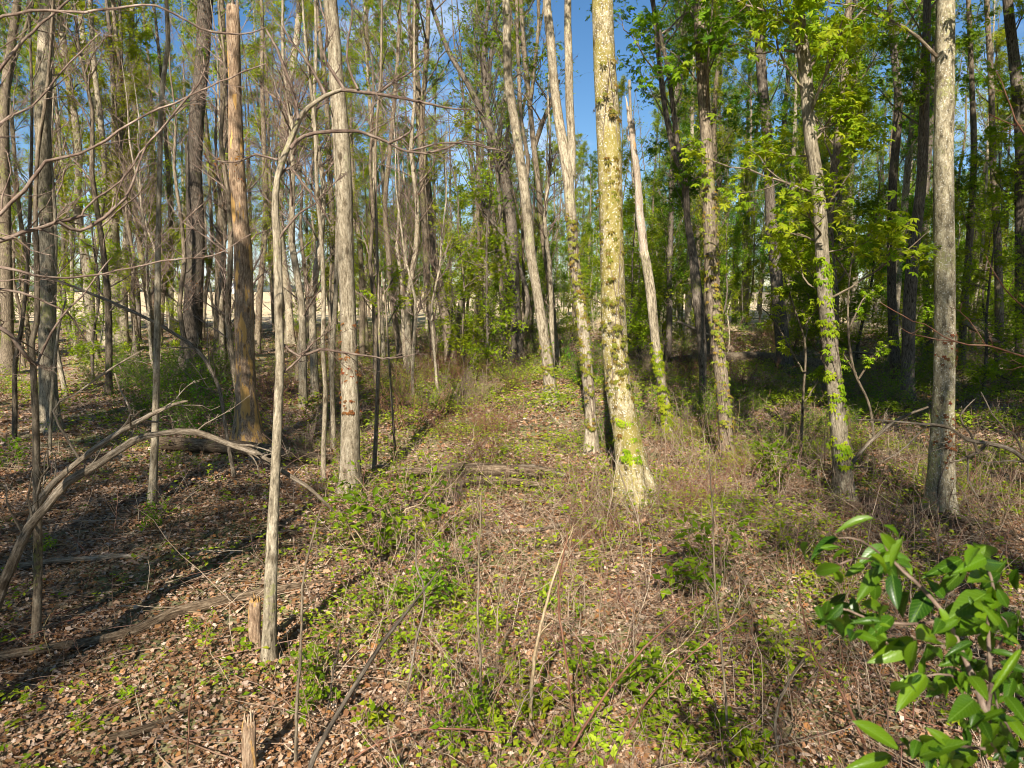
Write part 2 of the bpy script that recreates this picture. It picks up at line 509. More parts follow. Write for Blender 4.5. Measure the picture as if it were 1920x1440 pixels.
# ------------------------------------------------------------------ the setting
def grid_obj(name, xs, ys, zf, mat):
    X, Y = np.meshgrid(xs, ys)
    V = np.stack([X, Y, zf(X, Y)], -1)
    ny, nx = X.shape
    i = (np.arange(ny - 1)[:, None] * nx + np.arange(nx - 1)[None])
    F = np.stack([i, i + 1, i + nx + 1, i + nx], -1).reshape(-1, 4)
    mb = MB(); mb.add(V, F)
    return mb.build(name, mat)
xs = np.concatenate([-np.geomspace(2500, 40, 16)[:-1], np.arange(-40, 40.1, .25), np.geomspace(40, 2500, 16)[1:]])
ys = np.concatenate([-np.geomspace(600, 30, 8)[:-1], np.arange(-30, 0, .8), np.arange(0, 60, .25), np.geomspace(60, 3000, 30)])
tag(grid_obj('ground', xs, ys, th, M['floor']), kind='structure')
def field():
    mb = MB()
    ts = np.linspace(0, 1, 60)
    V = []
    for i, y in enumerate(np.concatenate([np.linspace(0, 30, 13), np.geomspace(35, 2400, 18)])):
        for x in np.concatenate([-np.geomspace(2400, 60, 12)[:-1], np.linspace(-60, 30, 46)]):
            yy = 47.5 - 0.25 * x + y
            xx = x + max(0, y - 20) * .25
            z = 0.06 + float(th(xx, yy)) * (1 if y < 40 else 0)
            V.append((xx, yy, z))
    nx = 57; ny = 31
    i = (np.arange(ny - 1)[:, None] * nx + np.arange(nx - 1)[None])
    F = np.stack([i, i + 1, i + nx + 1, i + nx], -1).reshape(-1, 4)
    mb.add(V, F)
    tag(mb.build('field', M['field']), kind='structure')
field()
def farwoods():
    rng = np.random.default_rng(5)
    mb = MB()
    N = 900
    x = rng.uniform(-1100, 500, N); y = 1250 + rng.uniform(-40, 40, N) + 60 * np.sin(x * .01)
    h = rng.uniform(7, 14, N) * (1 + .3 * np.sin(x * .013))
    k = 7
    P = np.stack([np.stack([x, y, h * f], -1) for f in (0, .3, .6, .85, 1.0)], 1)
    Rr = np.stack([h * f for f in (.5, .75, .7, .4, .05)], 1)[:, :, None] * rng.uniform(.7, 1.2, (N, 5, k))
    tubes(mb, P, Rr, k)
    tag(mb.build('distant_woods', M['farwood']), 'dark line of far-off woods along the horizon beyond the field', 'woods', kind='stuff')
farwoods()
def barn(px, D, wd, hh, label):
    p = at(px, 548, D)
    e = empty('barn', (p[0], D, 0.05))
    tag(e, label, 'barn')
    def pris(pts, y0, y1, name, mat):
        mb = MB()
        n = len(pts)
        V = [(a, y0, b) for a, b in pts] + [(a, y1, b) for a, b in pts]
        mb.add(V, [(i, (i + 1) % n, (i + 1) % n + n, i + n) for i in range(n)])
        if n == 4:
            mb.add(V, [(0, 1, 2, 3), (7, 6, 5, 4)])
        else:
            mb.add(V, [(0, 1, 2), (0, 2, 3), (0, 3, 4), (n + 2, n + 1, n), (n + 3, n + 2, n), (n + 4, n + 3, n)])
        mb.build(name, mat, e, smooth=False)
    w2 = wd / 2
    pris([(-w2, 0), (w2, 0), (w2, hh * .6), (0, hh * .95), (-w2, hh * .6)], 0, wd * 1.4, 'wall', M['wall'])
    pris([(-w2 - .6, hh * .58), (0, hh * .98), (0, hh * 1.06), (-w2 - .6, hh * .64)], -.6, wd * 1.4 + .6, 'roof', M['roof'])
    pris([(w2 + .6, hh * .58), (w2 + .6, hh * .64), (0.01, hh * 1.06), (0.01, hh * .98)], -.6, wd * 1.4 + .6, 'roof', M['roof'])
barn(747, 420, 13, 8, 'tiny white barn on the horizon, glimpsed right of the tall pale trunk')
barn(424, 600, 15, 9, 'tiny pale farm building on the horizon beyond the field, left of the golden snag')

# ------------------------------------------------------------------ branching
def interp(P, R, idx, s):
    n = P.shape[1]
    f = s * (n - 1)
    i = np.minimum(f.astype(int), n - 2); u = (f - i)[:, None]
    a, b = P[idx, i], P[idx, i + 1]
    return a * (1 - u) + b * u, norm(b - a), R[idx, i] * (1 - u[:, 0]) + R[idx, i + 1] * u[:, 0]
def curve_from(start, d, L, n, rng, up, wob):
    Mx = len(start)
    s = np.linspace(0, 1, n)
    jit = np.cumsum(rng.normal(0, wob, (Mx, n, 3)), 1); jit -= jit[:, :1]
    P = start[:, None] + L[:, None, None] * (d[:, None] * s[None, :, None] + jit * s[None, :, None])
    P[:, :, 2] += (L * up)[:, None] * s[None] ** 2
    return P
def ramify(P, R, nper, smin, L, n, rng, ang=(.5, 1.1), up=.2, wob=.06, rf=.55, smax=.98):
    Mp = len(P); N = Mp * nper
    idx = np.repeat(np.arange(Mp), nper)
    s = rng.uniform(smin, smax, N)
    st, t, r = interp(P, R, idx, s)
    rv = rng.normal(0, 1, (N, 3)); pv = norm(np.cross(t, rv))
    a = rng.uniform(*ang, N)[:, None]
    d = norm(t * np.cos(a) + pv * np.sin(a))
    plen = np.linalg.norm(P[:, -1] - P[:, 0], axis=1)[idx]
    LL = (plen * L if L > 0 else np.full(N, -L)) * (1.15 - .6 * s) * rng.uniform(.5, 1.2, N)
    Q = curve_from(st, d, LL, n, rng, up, wob)
    r0 = np.maximum(r * rf, .0016)
    RR = r0[:, None] * np.linspace(1, .35, n)[None]
    return Q, RR

def leaf_on(rng, P, N, spread=.06, droop=.25, tilt=.5):
    idx = rng.integers(0, len(P), N)
    s = rng.uniform(.25, 1.0, N)
    st, t, _ = interp(P, np.ones(P.shape[:2]), idx, s)
    st = st + rng.normal(0, spread, (N, 3))
    d = norm(t * .5 + rng.normal(0, .8, (N, 3)) * np.array([1, 1, .35]) - np.array([0, 0, droop]))
    nn = norm(rng.normal(0, tilt, (N, 3)) + np.array([0, 0, 1.0]))
    return st, basis(d, nn)

def crown_parts(path, rad, zlo, zhi, nl, spread, rng, nleaf, lsize, tmpl, el=(.5, 1.1), nsub=5, ntw=4, clump=.0, minr=.003):
    """limbs, twigs and leaves round a stem path; returns (branch MB, leaf MB)"""
    z = rng.uniform(zlo, zhi, nl)
    o = np.argsort(path[:, 2])
    pz = path[o, 2]
    st = np.stack([np.interp(z, pz, path[o, i]) for i in range(3)], -1)
    r = np.interp(z, pz, rad[o])
    zr = (z - zlo) / max(.1, zhi - zlo)
    az = rng.uniform(0, 2 * np.pi, nl); e = rng.uniform(*el, nl)
    d = np.stack([np.cos(az) * np.cos(e), np.sin(az) * np.cos(e), np.sin(e)], -1)
    L = spread * rng.uniform(.45, 1.1, nl) * (1.05 - .55 * zr ** 2) * (.6 + .4 * np.minimum(1, zr * 4))
    Lb = curve_from(st, d, L, 8, rng, .12, .05)
    r0 = np.minimum(r * .5, .010 * L + .004)
    LR = r0[:, None] * np.linspace(1, .25, 8)[None]
    bm = MB(); tubes(bm, Lb, np.maximum(LR, minr), 5)
    S1, R1 = ramify(Lb, LR, nsub, .2, .45, 5, rng, (.4, 1.0), .15, .07)
    tubes(bm, S1, np.maximum(R1, minr * .7), 4)
    S2, R2 = ramify(S1, R1, ntw, .2, .5, 4, rng, (.4, 1.0), .12, .08)
    tubes(bm, S2, np.maximum(R2, minr * .5), 3)
    lm = MB()
    if nleaf:
        if clump > 0:
            keep = S2[rng.random(len(S2)) < clump]
        else:
            keep = S2
        T, B = leaf_on(rng, keep, nleaf, .05 + lsize * .4)
        leaves(lm, tmpl, B, T, lsize * rng.uniform(.55, 1.25, nleaf))
    return bm, lm

def stem(mb, P, R, k=14, step=.2, flare=0, lob=5, rng=None, cap=True, rough=.03):
    P2, R2 = catmull(P, R, step)
    n = len(P2)
    a = np.arange(k) * 2 * np.pi / k
    s = np.concatenate([[0], np.cumsum(np.linalg.norm(np.diff(P2, axis=0), axis=1))])
    ph = rng.uniform(0, 6)
    RR = R2[:, None] * (1 + rough * np.sin(a * 3 + ph + s[:, None] * 1.1) + rough * .8 * np.sin(a * 2 - s[:, None] * 2.3 + ph)
                        + rng.normal(0, rough * .5, (n, k)))
    if flare:
        fl = np.exp(-s / (R2[0] * 2.0))[:, None]
        RR = RR * (1 + fl * flare * (1 + .5 * np.cos(a * lob + ph))[None])
    tubes(mb, P2, RR, k, cap=cap, toff=rng.uniform(0, 5))
    return P2, R2

def scale_at(D, px, py):
    r = ray(px, py)
    return (D / r[1]) / FPX      # metres per pixel at that depth

def traced_path(pts, D, rng, wob=.0, lean=0.0):
    P, R = [], []
    for i, q in enumerate(pts):
        px, py, wd = q[:3]
        dd = q[3] if len(q) > 3 else 0
        f = i / max(1, len(pts) - 1)
        D2 = D + dd + lean * f + wob * math.sin(i * 1.7)
        P.append(at(px, py, D2)); R.append(wd / 2 * scale_at(D2, px, py))
    return np.array(P), np.array(R)

SEED = [100]
def tree(name, label, pts, mat, D=None, H=16, forks=(), crown=None, flare=.6, group=None, broken=False, lean=.0, leafmat_='lfar', k=18, cat='tree', twigmat='mid'):
    SEED[0] += 1
    rng = np.random.default_rng(SEED[0])
    if D is None:
        D = hit(pts[0][0], pts[0][1])
    P, R = traced_path(pts, D, rng, D * .004, lean)
    # sink the base
    g = float(th(P[0][0], P[0][1]))
    base = np.array([P[0][0], P[0][1], g])
    P0 = P[0].copy(); P0[2] = g - .15
    if P[0][2] > g + .05:
        P = np.vstack([P0, P]); R = np.concatenate([[R[0] * 1.05], R])
    else:
        P[0][2] = g - .1
    e = empty(name, base)
    tag(e, label, cat, group)
    mb = MB()
    top = P[-1]; ztop = top[2]
    if not broken and H > ztop + 1:
        d = norm(P[-1] - P[-2]); r = R[-1]
        ex, er = [], []
        m = max(3, int((H - ztop) / 1.6))
        p = top.copy()
        for i in range(1, m + 1):
            d = norm(d * .8 + np.array([rng.normal(0, .05), rng.normal(0, .05), .35]))
            p = p + d * (H - ztop) / m
            ex.append(p.copy()); er.append(r * (1 - i / m) ** .8 + .008)
        Pf = np.vstack([P, ex]); Rf = np.concatenate([R, er])
    else:
        Pf, Rf = P, R
    PP, RR = stem(mb, Pf, Rf, k, .18 if D < 16 else .4, flare, 5, rng, cap=True)
    paths = [(PP, RR)]
    for fk in forks:
        FP, FR = traced_path(fk, D, rng, D * .003, rng.uniform(-.3, .3))
        if fk[-1][1] < 20 and not broken:
            d = norm(norm(FP[-1] - FP[-2]) + np.array([0, 0, .3]))
            l = max(1.0, (H - FP[-1][2]) * .7)
            FP = np.vstack([FP, FP[-1] + d * l * .5, FP[-1] + d * l]); FR = np.concatenate([FR, [FR[-1] * .6, .01]])
        paths.append(stem(mb, FP, FR, max(8, k - 4), .2 if D < 16 else .4, 0, 5, rng))
    mb.build('trunk', M[mat], e, origin=base)
    if crown is not None:
        bmb, lmb = MB(), MB()
        for q, (PP, RR) in enumerate(paths):
            c = dict(zlo=6, zhi=H, nl=22, spread=2.6, nleaf=1800, lsize=.10, tmpl=MAPLE)
            c.update(crown)
            if q:
                c['nl'] = max(5, c['nl'] // 3); c['nleaf'] = c['nleaf'] // 3
                c['zhi'] = min(c['zhi'], PP[:, 2].max())
                c['zlo'] = min(c['zhi'] - .5, max(c['zlo'], PP[:, 2].min()))
            b1, l1 = crown_parts(PP, RR, c.pop('zlo'), c.pop('zhi'), c.pop('nl'), c.pop('spread'), rng, c.pop('nleaf'), c.pop('lsize'), c.pop('tmpl'), **c)
            for src, dst in ((b1, bmb), (l1, lmb)):
                for V, T in zip(src.v, src.t):
                    pass
                off = dst.n
                dst.v += src.v; dst.t += src.t; dst.n += src.n
                for kk in (3, 4):
                    dst.f[kk] += [f + off for f in src.f[kk]]
        bmb.build('branches', M[twigmat], e, origin=base)
        if lmb.n:
            lmb.build('crown', M[leafmat_], e, smooth=False, origin=base)
    return e, paths, D

# ------------------------------------------------------------------ trees traced one by one (photo pixels: x, y, width)
NOC = None
SP = dict(zlo=6.5, nl=22, spread=2.4, nleaf=1500, lsize=.10)
def sp(**k):
    d = dict(SP); d.update(k); return d

tree('mossy_tree', 'thickest foreground trunk, covered in speckled yellow-green moss and lichen, leaning slightly left',
     [(1190, 930, 62), (1184, 880, 50), (1176, 820, 47), (1163, 750, 46), (1155, 683, 46), (1150, 583, 46), (1146, 450, 45), (1142, 300, 44), (1138, 200, 42), (1133, 100, 41), (1130, 0, 40), (1127, -120, 38)],
     'moss', H=17, crown=sp(nl=26, nleaf=1800), k=28, flare=.75)
tree('pale_tree', 'tall smooth pale grey tree left of centre with reddish creeper on its lower trunk',
     [(655, 925, 38), (656, 883, 35), (657, 783, 33), (655, 650, 30), (652, 560, 30), (648, 480, 30), (645, 333, 28), (639, 233, 27), (630, 133, 26), (619, 0, 25), (612, -90, 24)],
     'pale', H=16, crown=sp(), k=24, leafmat_='lyel')
tree('twin_stemmed_tree', 'pale tree forking into two close parallel stems, just left of the mossy trunk',
     [(1110, 850, 24), (1107, 767, 21), (1100, 683, 22), (1092, 600, 22), (1082, 533, 21), (1073, 450, 20), (1070, 400, 20), (1063, 320, 20), (1050, 240, 18), (1040, 167, 17), (1032, 67, 17), (1024, -20, 15)],
     'pale', H=17, forks=[[(1071, 330, 15), (1072, 270, 15), (1068, 200, 15), (1067, 133, 15), (1065, 60, 14), (1065, -20, 13)]], crown=sp(), k=20)
tree('leaning_tree', 'slim grey trunk leaning left over the sunlit strip of leaves, left of the twin-stemmed tree',
     [(1037, 757, 26), (1032, 733, 22), (1025, 667, 19), (1015, 600, 19), (1005, 533, 18), (995, 475, 19), (987, 383, 19), (975, 300, 18), (963, 217, 17), (953, 150, 16), (950, 50, 15), (948, -40, 14)],
     'pale', H=17, crown=sp(), k=18)
tree('ivy_tree', 'straight pale trunk on the right with dark creeper stems climbing its lower half',
     [(1763, 965, 48), (1764, 930, 43), (1766, 817, 39), (1770, 717, 36), (1772, 583, 35), (1771, 450, 34), (1769, 300, 33), (1771, 167, 34), (1772, 60, 32), (1772, -60, 30)],
     'lichen', H=16, crown=sp(zlo=4.5, nleaf=4000, lsize=.10, tmpl=PALM), k=24, leafmat_='lnear')
tree('leafy_maple', 'leaning maple hung with bright yellow-green leaf sprays from crown to waist height',
     [(1585, 945, 38), (1580, 890, 31), (1576, 850, 30), (1570, 783, 29), (1563, 717, 28), (1556, 650, 28), (1549, 583, 26), (1542, 483, 24), (1539, 417, 24), (1532, 333, 24), (1521, 267, 23), (1515, 200, 22), (1510, 133, 23), (1502, 67, 22), (1497, -20, 21)],
     'grey', H=14, crown=dict(zlo=2.2, nl=46, spread=1.7, nleaf=4600, lsize=.095, tmpl=PALM, el=(.2, .9), clump=.5), k=22, leafmat_='lnear')
tree('dappled_tree', 'tall trunk dappled with leaf shadows between the broken white snag and the leafy maple',
     [(1362, 880, 33), (1362, 843, 27), (1358, 767, 25), (1352, 700, 25), (1344, 633, 25), (1337, 550, 24), (1333, 483, 25), (1330, 367, 24), (1325, 267, 22), (1318, 167, 21), (1313, 83, 20), (1309, -20, 18)],
     'mid', H=17, crown=sp(zlo=4.8, nleaf=4200, tmpl=PALM, lsize=.09), k=20)
tree('broken_snag', 'dead trunk snapped to a splintered point, its barkless wood white and orange',
     [(1254, 828, 20), (1248, 767, 17), (1237, 700, 16), (1228, 633, 17), (1220, 550, 18), (1213, 500, 17), (1207, 470, 16)],
     'grey', broken=True, k=16)
tree('stripped_snag', 'broken-topped dead trunk streaked with golden stripped wood, left of the curved sapling',
     [(470, 838, 52), (466, 810, 42), (462, 750, 36), (458, 617, 34), (457, 520, 33), (456, 470, 33), (450, 400, 30), (445, 320, 28), (442, 240, 26), (440, 150, 23), (437, 60, 25), (436, 12, 22)],
     'snag', broken=True, k=22, flare=.7)
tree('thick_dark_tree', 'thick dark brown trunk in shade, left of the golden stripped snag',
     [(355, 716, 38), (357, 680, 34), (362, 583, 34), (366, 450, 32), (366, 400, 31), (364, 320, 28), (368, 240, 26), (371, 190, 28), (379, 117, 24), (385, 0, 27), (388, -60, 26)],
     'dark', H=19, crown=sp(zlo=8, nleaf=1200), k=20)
tree('forked_tree', 'broad pale trunk at left that forks into several upright stems with fresh leaves',
     [(215, 660, 40), (213, 600, 34), (210, 480, 33), (205, 430, 31), (215, 330, 27), (222, 285, 24), (217, 170, 17), (212, 70, 14), (208, -20, 13)],
     'grey', H=20, forks=[[(208, 420, 17), (200, 350, 15), (196, 300, 13), (186, 235, 12), (172, 150, 11), (158, 90, 10), (146, -20, 9)],
                          [(222, 300, 14), (234, 220, 12), (246, 150, 10), (247, 30, 9), (249, -20, 8)],
                          [(232, 660, 18), (232, 560, 15), (235, 470, 12), (242, 330, 11), (238, 200, 9), (250, 60, 7)]],
     crown=sp(zlo=5, nl=34, nleaf=5200, spread=2.6, lsize=.12), k=18, leafmat_='lyel')
tree('smooth_tree', 'smooth pale trunk near the left edge, a thin dark stem close along its right side',
     [(93, 808, 36), (93, 780, 29), (90, 700, 28), (88, 600, 27), (88, 480, 26), (85, 380, 22), (79, 250, 24), (78, 180, 24), (84, 100, 24), (89, 0, 23), (92, -60, 22)],
     'grey', H=17, forks=[[(104, 790, 9), (102, 600, 7), (104, 420, 6), (92, 262, 8), (96, 150, 6), (101, -20, 6)]], crown=sp(nleaf=1200), k=20)
tree('forking_tree', 'grey tree forking into two stems, right of the smooth trunk near the left edge',
     [(174, 677, 20), (171, 620, 17), (168, 567, 17), (163, 500, 17), (155, 457, 13), (145, 400, 12), (148, 300, 12), (140, 220, 12), (128, 150, 12), (115, 50, 12), (106, -20, 11)],
     'grey', H=19, forks=[[(166, 530, 12), (178, 475, 11), (188, 400, 11), (196, 330, 10), (188, 220, 10), (176, 120, 9), (168, -20, 8)]],
     crown=sp(zlo=4.5, nl=30, nleaf=4200, lsize=.12), leafmat_='lyel')
tree('edge_tree', 'brown trunk at the very left edge that bends right near the top of the picture',
     [(15, 702, 24), (14, 640, 20), (12, 500, 19), (8, 300, 17), (9, 180, 15), (22, 80, 15), (34, -10, 13)],
     'mid', H=17, forks=[[(6, 210, 8), (28, 110, 7), (52, 40, 6), (66, -20, 5)]], crown=sp())
tree('slim_wavy_tree', 'slim wavy pale sapling between the broad forked tree and the thick dark trunk',
     [(283, 948, 18), (287, 900, 15), (291, 800, 13), (294, 650, 11), (296, 500, 10), (297, 430, 9), (300, 300, 9), (302, 200, 9), (311, 110, 8), (315, 80, 8), (311, -20, 7)],
     'pale', H=10, crown=dict(zlo=4.2, nl=12, spread=1.2, nleaf=250, lsize=.06), k=12, flare=.2)
tree('mossy_footed_tree', 'upright grey tree with a mossy foot just right of the thick dark trunk',
     [(413, 692, 26), (413, 650, 22), (413, 550, 20), (414, 450, 19), (418, 400, 18), (420, 233, 15), (418, 100, 14), (413, -20, 13)],
     'mid', H=19, crown=sp(zlo=5, nleaf=3000), leafmat_='lyel')
e_curved = tree('curved_sapling', 'foreground sapling whose dark upper stem arches right across the pale trunk',
     [(503, 1245, 32), (504, 1215, 27), (506, 1144, 24), (510, 1012, 21), (516, 900, 18), (521, 783, 17), (525, 683, 16), (523, 583, 16), (520, 450, 15), (516, 400, 13), (520, 333, 11), (537, 283, 11), (560, 227, 10), (577, 203, 9), (610, 180, 8), (645, 167, 6)],
     'grey', broken=True, k=16, flare=.25)
tree('leaning_pole_tree', 'pale stem rising behind the curved sapling and leaning right at the top',
     [(545, 645, 15), (540, 560, 14), (530, 480, 14), (523, 420, 14), (525, 367, 13), (529, 283, 13), (534, 217, 13), (544, 150, 12), (557, 67, 12), (564, -20, 11)],
     'pale', H=18, crown=sp(nleaf=900))
tree('slender_birch', 'thin whitish stem left of the tall pale trunk, bending slightly',
     [(606, 907, 11), (607, 833, 9), (610, 733, 9), (605, 650, 8), (607, 567, 8), (603, 450, 8), (595, 367, 7), (593, 300, 7), (590, 233, 6), (583, 167, 6), (572, 67, 5), (566, -20, 4)],
     'pale', H=8, crown=dict(zlo=4.0, nl=8, spread=.8, nleaf=100, lsize=.05), k=10, flare=.2)
tree('slender_pole', 'second thin pale stem, close against the left side of the tall pale trunk',
     [(625, 843, 11), (625, 800, 10), (622, 700, 9), (624, 633, 9), (630, 550, 8), (632, 450, 8), (633, 380, 7), (626, 250, 6), (618, 120, 5), (612, -20, 4)],
     'pale', H=9, crown=dict(zlo=4.5, nl=8, spread=.8, nleaf=100, lsize=.05), k=10, flare=.2)
tree('thin_dark_stem', 'thin straight sapling, dark at its foot, right of the tall pale trunk',
     [(700, 893, 10), (705, 817, 8), (708, 733, 7), (711, 617, 6), (708, 500, 5), (704, 333, 5), (706, 233, 5), (712, 167, 5), (715, 83, 5), (716, -20, 4)],
     'mid', H=8, crown=dict(zlo=3.6, nl=10, spread=.8, nleaf=120, lsize=.05), k=8, flare=.2)
tree('bent_grey_tree', 'grey trunk with a kink, mossy at its foot, left of the dark multi-limbed tree',
     [(844, 690, 24), (845, 667, 19), (833, 583, 18), (820, 517, 17), (813, 470, 16), (806, 400, 16), (797, 317, 15), (787, 233, 14), (783, 167, 13), (778, 100, 13), (779, -20, 12)],
     'mid', H=18, forks=[[(784, 180, 8), (772, 110, 8), (768, 40, 7), (765, -20, 7)]], crown=sp(nleaf=1000))
tree('shadowed_pole', 'straight dark pole-like trunk close to the left of the kinked grey trunk',
     [(815, 692, 16), (812, 633, 13), (802, 550, 13), (798, 450, 12), (793, 380, 11), (790, 250, 10), (800, 100, 9), (803, -20, 8)],
     'mid', H=17, crown=sp(nleaf=900))
tree('slanting_tree', 'narrow pale trunk slanting up to the right in front of the dark multi-limbed tree',
     [(853, 672, 13), (858, 620, 11), (864, 570, 10), (872, 533, 10), (880, 467, 9), (898, 390, 9), (916, 335, 9), (930, 273, 9), (943, 217, 8), (950, 150, 7)],
     'pale', H=10, crown=dict(zlo=6, nl=8, spread=1.0, nleaf=200, lsize=.08), k=10)
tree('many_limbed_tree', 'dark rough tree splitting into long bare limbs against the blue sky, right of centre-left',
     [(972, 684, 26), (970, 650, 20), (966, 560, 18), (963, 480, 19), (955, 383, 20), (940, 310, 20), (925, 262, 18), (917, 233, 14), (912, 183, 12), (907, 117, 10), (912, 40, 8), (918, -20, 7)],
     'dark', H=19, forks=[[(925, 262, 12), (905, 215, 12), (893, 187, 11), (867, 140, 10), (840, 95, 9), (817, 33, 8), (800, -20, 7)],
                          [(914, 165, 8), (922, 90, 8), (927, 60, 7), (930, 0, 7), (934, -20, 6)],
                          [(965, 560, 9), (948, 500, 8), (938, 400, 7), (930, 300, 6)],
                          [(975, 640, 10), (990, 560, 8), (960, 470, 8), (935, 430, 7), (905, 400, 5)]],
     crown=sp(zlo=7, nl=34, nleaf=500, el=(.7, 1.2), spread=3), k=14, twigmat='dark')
tree('olive_pole_tree', 'narrow olive-grey trunk between the leaning grey trunk and the twin-stemmed tree',
     [(1045, 690, 15), (1042, 657, 13), (1037, 600, 12), (1032, 533, 12), (1022, 470, 12), (1014, 400, 11), (1008, 333, 10), (1000, 267, 10), (993, 190, 9), (984, 110, 9), (975, -20, 8)],
     'mid', H=18, forks=[[(1001, 280, 9), (1015, 235, 9), (1030, 200, 8), (1048, 150, 6)], [(994, 200, 7), (1003, 120, 7), (1010, 40, 6), (1008, -20, 6)], [(985, 345, 9), (990, 300, 8), (978, 230, 7), (972, 120, 7), (968, -20, 6)]],
     crown=sp(zlo=7, nleaf=600), k=12)
tree('crooked_dark_tree', 'crooked dark trunk just left of the dappled tree, curving away up-left through leaves',
     [(1320, 765, 13), (1318, 740, 12), (1316, 650, 17), (1308, 560, 20), (1298, 467, 15), (1290, 420, 12), (1283, 333, 11), (1263, 283, 11), (1245, 190, 10), (1233, 83, 9), (1222, -20, 8)],
     'dark', H=18, forks=[[(1286, 380, 9), (1268, 250, 9), (1252, 130, 8), (1232, 40, 7), (1218, -20, 6)]], crown=sp(zlo=4, nl=34, nleaf=4500, lsize=.11), k=14, leafmat_='lgr')
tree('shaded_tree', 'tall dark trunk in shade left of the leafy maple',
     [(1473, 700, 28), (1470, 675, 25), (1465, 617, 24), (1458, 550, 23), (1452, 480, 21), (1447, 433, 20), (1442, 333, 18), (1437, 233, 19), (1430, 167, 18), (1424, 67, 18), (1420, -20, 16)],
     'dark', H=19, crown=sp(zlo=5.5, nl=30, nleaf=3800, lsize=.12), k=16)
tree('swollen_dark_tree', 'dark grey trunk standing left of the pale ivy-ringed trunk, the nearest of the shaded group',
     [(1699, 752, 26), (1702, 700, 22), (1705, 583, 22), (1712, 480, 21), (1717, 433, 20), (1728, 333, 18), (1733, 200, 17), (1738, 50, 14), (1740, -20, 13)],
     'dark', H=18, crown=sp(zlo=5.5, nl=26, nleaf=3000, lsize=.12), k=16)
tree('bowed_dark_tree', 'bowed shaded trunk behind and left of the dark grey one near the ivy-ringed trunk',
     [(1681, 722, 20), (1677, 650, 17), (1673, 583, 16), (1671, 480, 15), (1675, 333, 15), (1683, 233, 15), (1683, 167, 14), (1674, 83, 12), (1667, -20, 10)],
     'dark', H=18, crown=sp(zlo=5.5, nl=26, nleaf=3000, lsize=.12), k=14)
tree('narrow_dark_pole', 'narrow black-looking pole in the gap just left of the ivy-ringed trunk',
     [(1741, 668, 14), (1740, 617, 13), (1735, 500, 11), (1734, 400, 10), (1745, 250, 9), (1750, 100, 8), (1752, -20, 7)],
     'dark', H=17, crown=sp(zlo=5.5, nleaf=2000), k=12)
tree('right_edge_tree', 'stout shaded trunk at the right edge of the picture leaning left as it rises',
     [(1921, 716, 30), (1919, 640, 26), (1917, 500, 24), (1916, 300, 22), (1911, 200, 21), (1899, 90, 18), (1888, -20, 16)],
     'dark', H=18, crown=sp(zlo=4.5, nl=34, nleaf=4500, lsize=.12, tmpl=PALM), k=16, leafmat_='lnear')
tree('background_pole', 'narrow brown trunk right of the ivy-ringed trunk, half hidden by leaves',
     [(1803, 700, 14), (1805, 620, 13), (1810, 550, 13), (1818, 450, 12), (1826, 300, 11), (1822, 150, 9), (1815, -20, 8)],
     'mid', H=18, crown=sp(zlo=4, nleaf=4000, lsize=.12), k=12)
tree('paired_pole', 'brown trunk standing in shade midway between the ivy-ringed trunk and the right edge',
     [(1876, 690, 17), (1874, 640, 15), (1873, 560, 14), (1870, 450, 13), (1862, 300, 11), (1858, 150, 10), (1850, -20, 9)],
     'mid', H=18, crown=sp(zlo=4, nleaf=4000, lsize=.12), k=12)
tree('front_sapling', 'thin grey foreground sapling near the left edge with a bend above the leaning dead branch',
     [(66, 1203, 20), (68, 1170, 16), (71, 1100, 14), (71, 975, 14), (69, 930, 13), (67, 783, 12), (62, 680, 11), (60, 640, 10), (69, 605, 10), (70, 560, 9), (68, 450, 9), (66, 400, 8), (71, 280, 7), (84, 200, 6), (94, 100, 5), (100, -20, 4)],
     'mid', H=6.5, crown=dict(zlo=3.2, nl=10, spread=.9, nleaf=60, lsize=.04), k=12, flare=.2)
tree('left_thin_sapling', 'thin dark sapling at the left edge, left of the grey foreground sapling',
     [(26, 832, 10), (28, 760, 9), (28, 683, 8), (40, 617, 7), (50, 520, 6), (56, 400, 6), (60, 200, 5), (54, 0, 4)],
     'mid', H=8, crown=dict(zlo=4, nl=8, spread=1.0, nleaf=80, lsize=.05), k=8, flare=.2)
tree('left_slim_sapling', 'slim pale sapling leaning right at the foot of the smooth trunk near the left edge',
     [(92, 846, 7), (96, 770, 6), (101, 700, 6), (107, 640, 5), (113, 600, 5), (124, 560, 3)],
     'pale', broken=True, k=8, flare=.1)
tree('straight_yellow_pole', 'straight yellowish pole right of the tall pale trunk',
     [(702, 642, 10), (701, 560, 8), (698, 450, 8), (700, 300, 7), (690, 150, 6), (686, -20, 6)],
     'mid', H=17, crown=sp(nleaf=1200), k=10)
tree('crooked_pole', 'crooked mossy trunk behind the thin straight sapling',
     [(752, 690, 13), (748, 650, 11), (740, 600, 11), (733, 530, 11), (728, 470, 10), (722, 380, 9), (733, 260, 8), (745, 120, 7), (750, -20, 6)],
     'mid', H=17, crown=sp(nleaf=1000), k=12)
tree('short_pale_pole', 'thin pinkish-white pole seen between the mossy trunk and the broken white snag',
     [(1191, 618, 9), (1191, 560, 8), (1192, 500, 7), (1192, 430, 7), (1186, 300, 6), (1180, 150, 5)],
     'pale', H=14, crown=sp(zlo=8, nleaf=500), k=8)
tree('sinuous_pole', 'thin mossy trunk right of the dark multi-limbed tree foot, slanting left as it rises',
     [(948, 684, 11), (944, 640, 9), (941, 560, 9), (936, 500, 8), (928, 440, 7), (925, 380, 7)],
     'mid', H=12, crown=sp(zlo=6, nleaf=600), k=8)

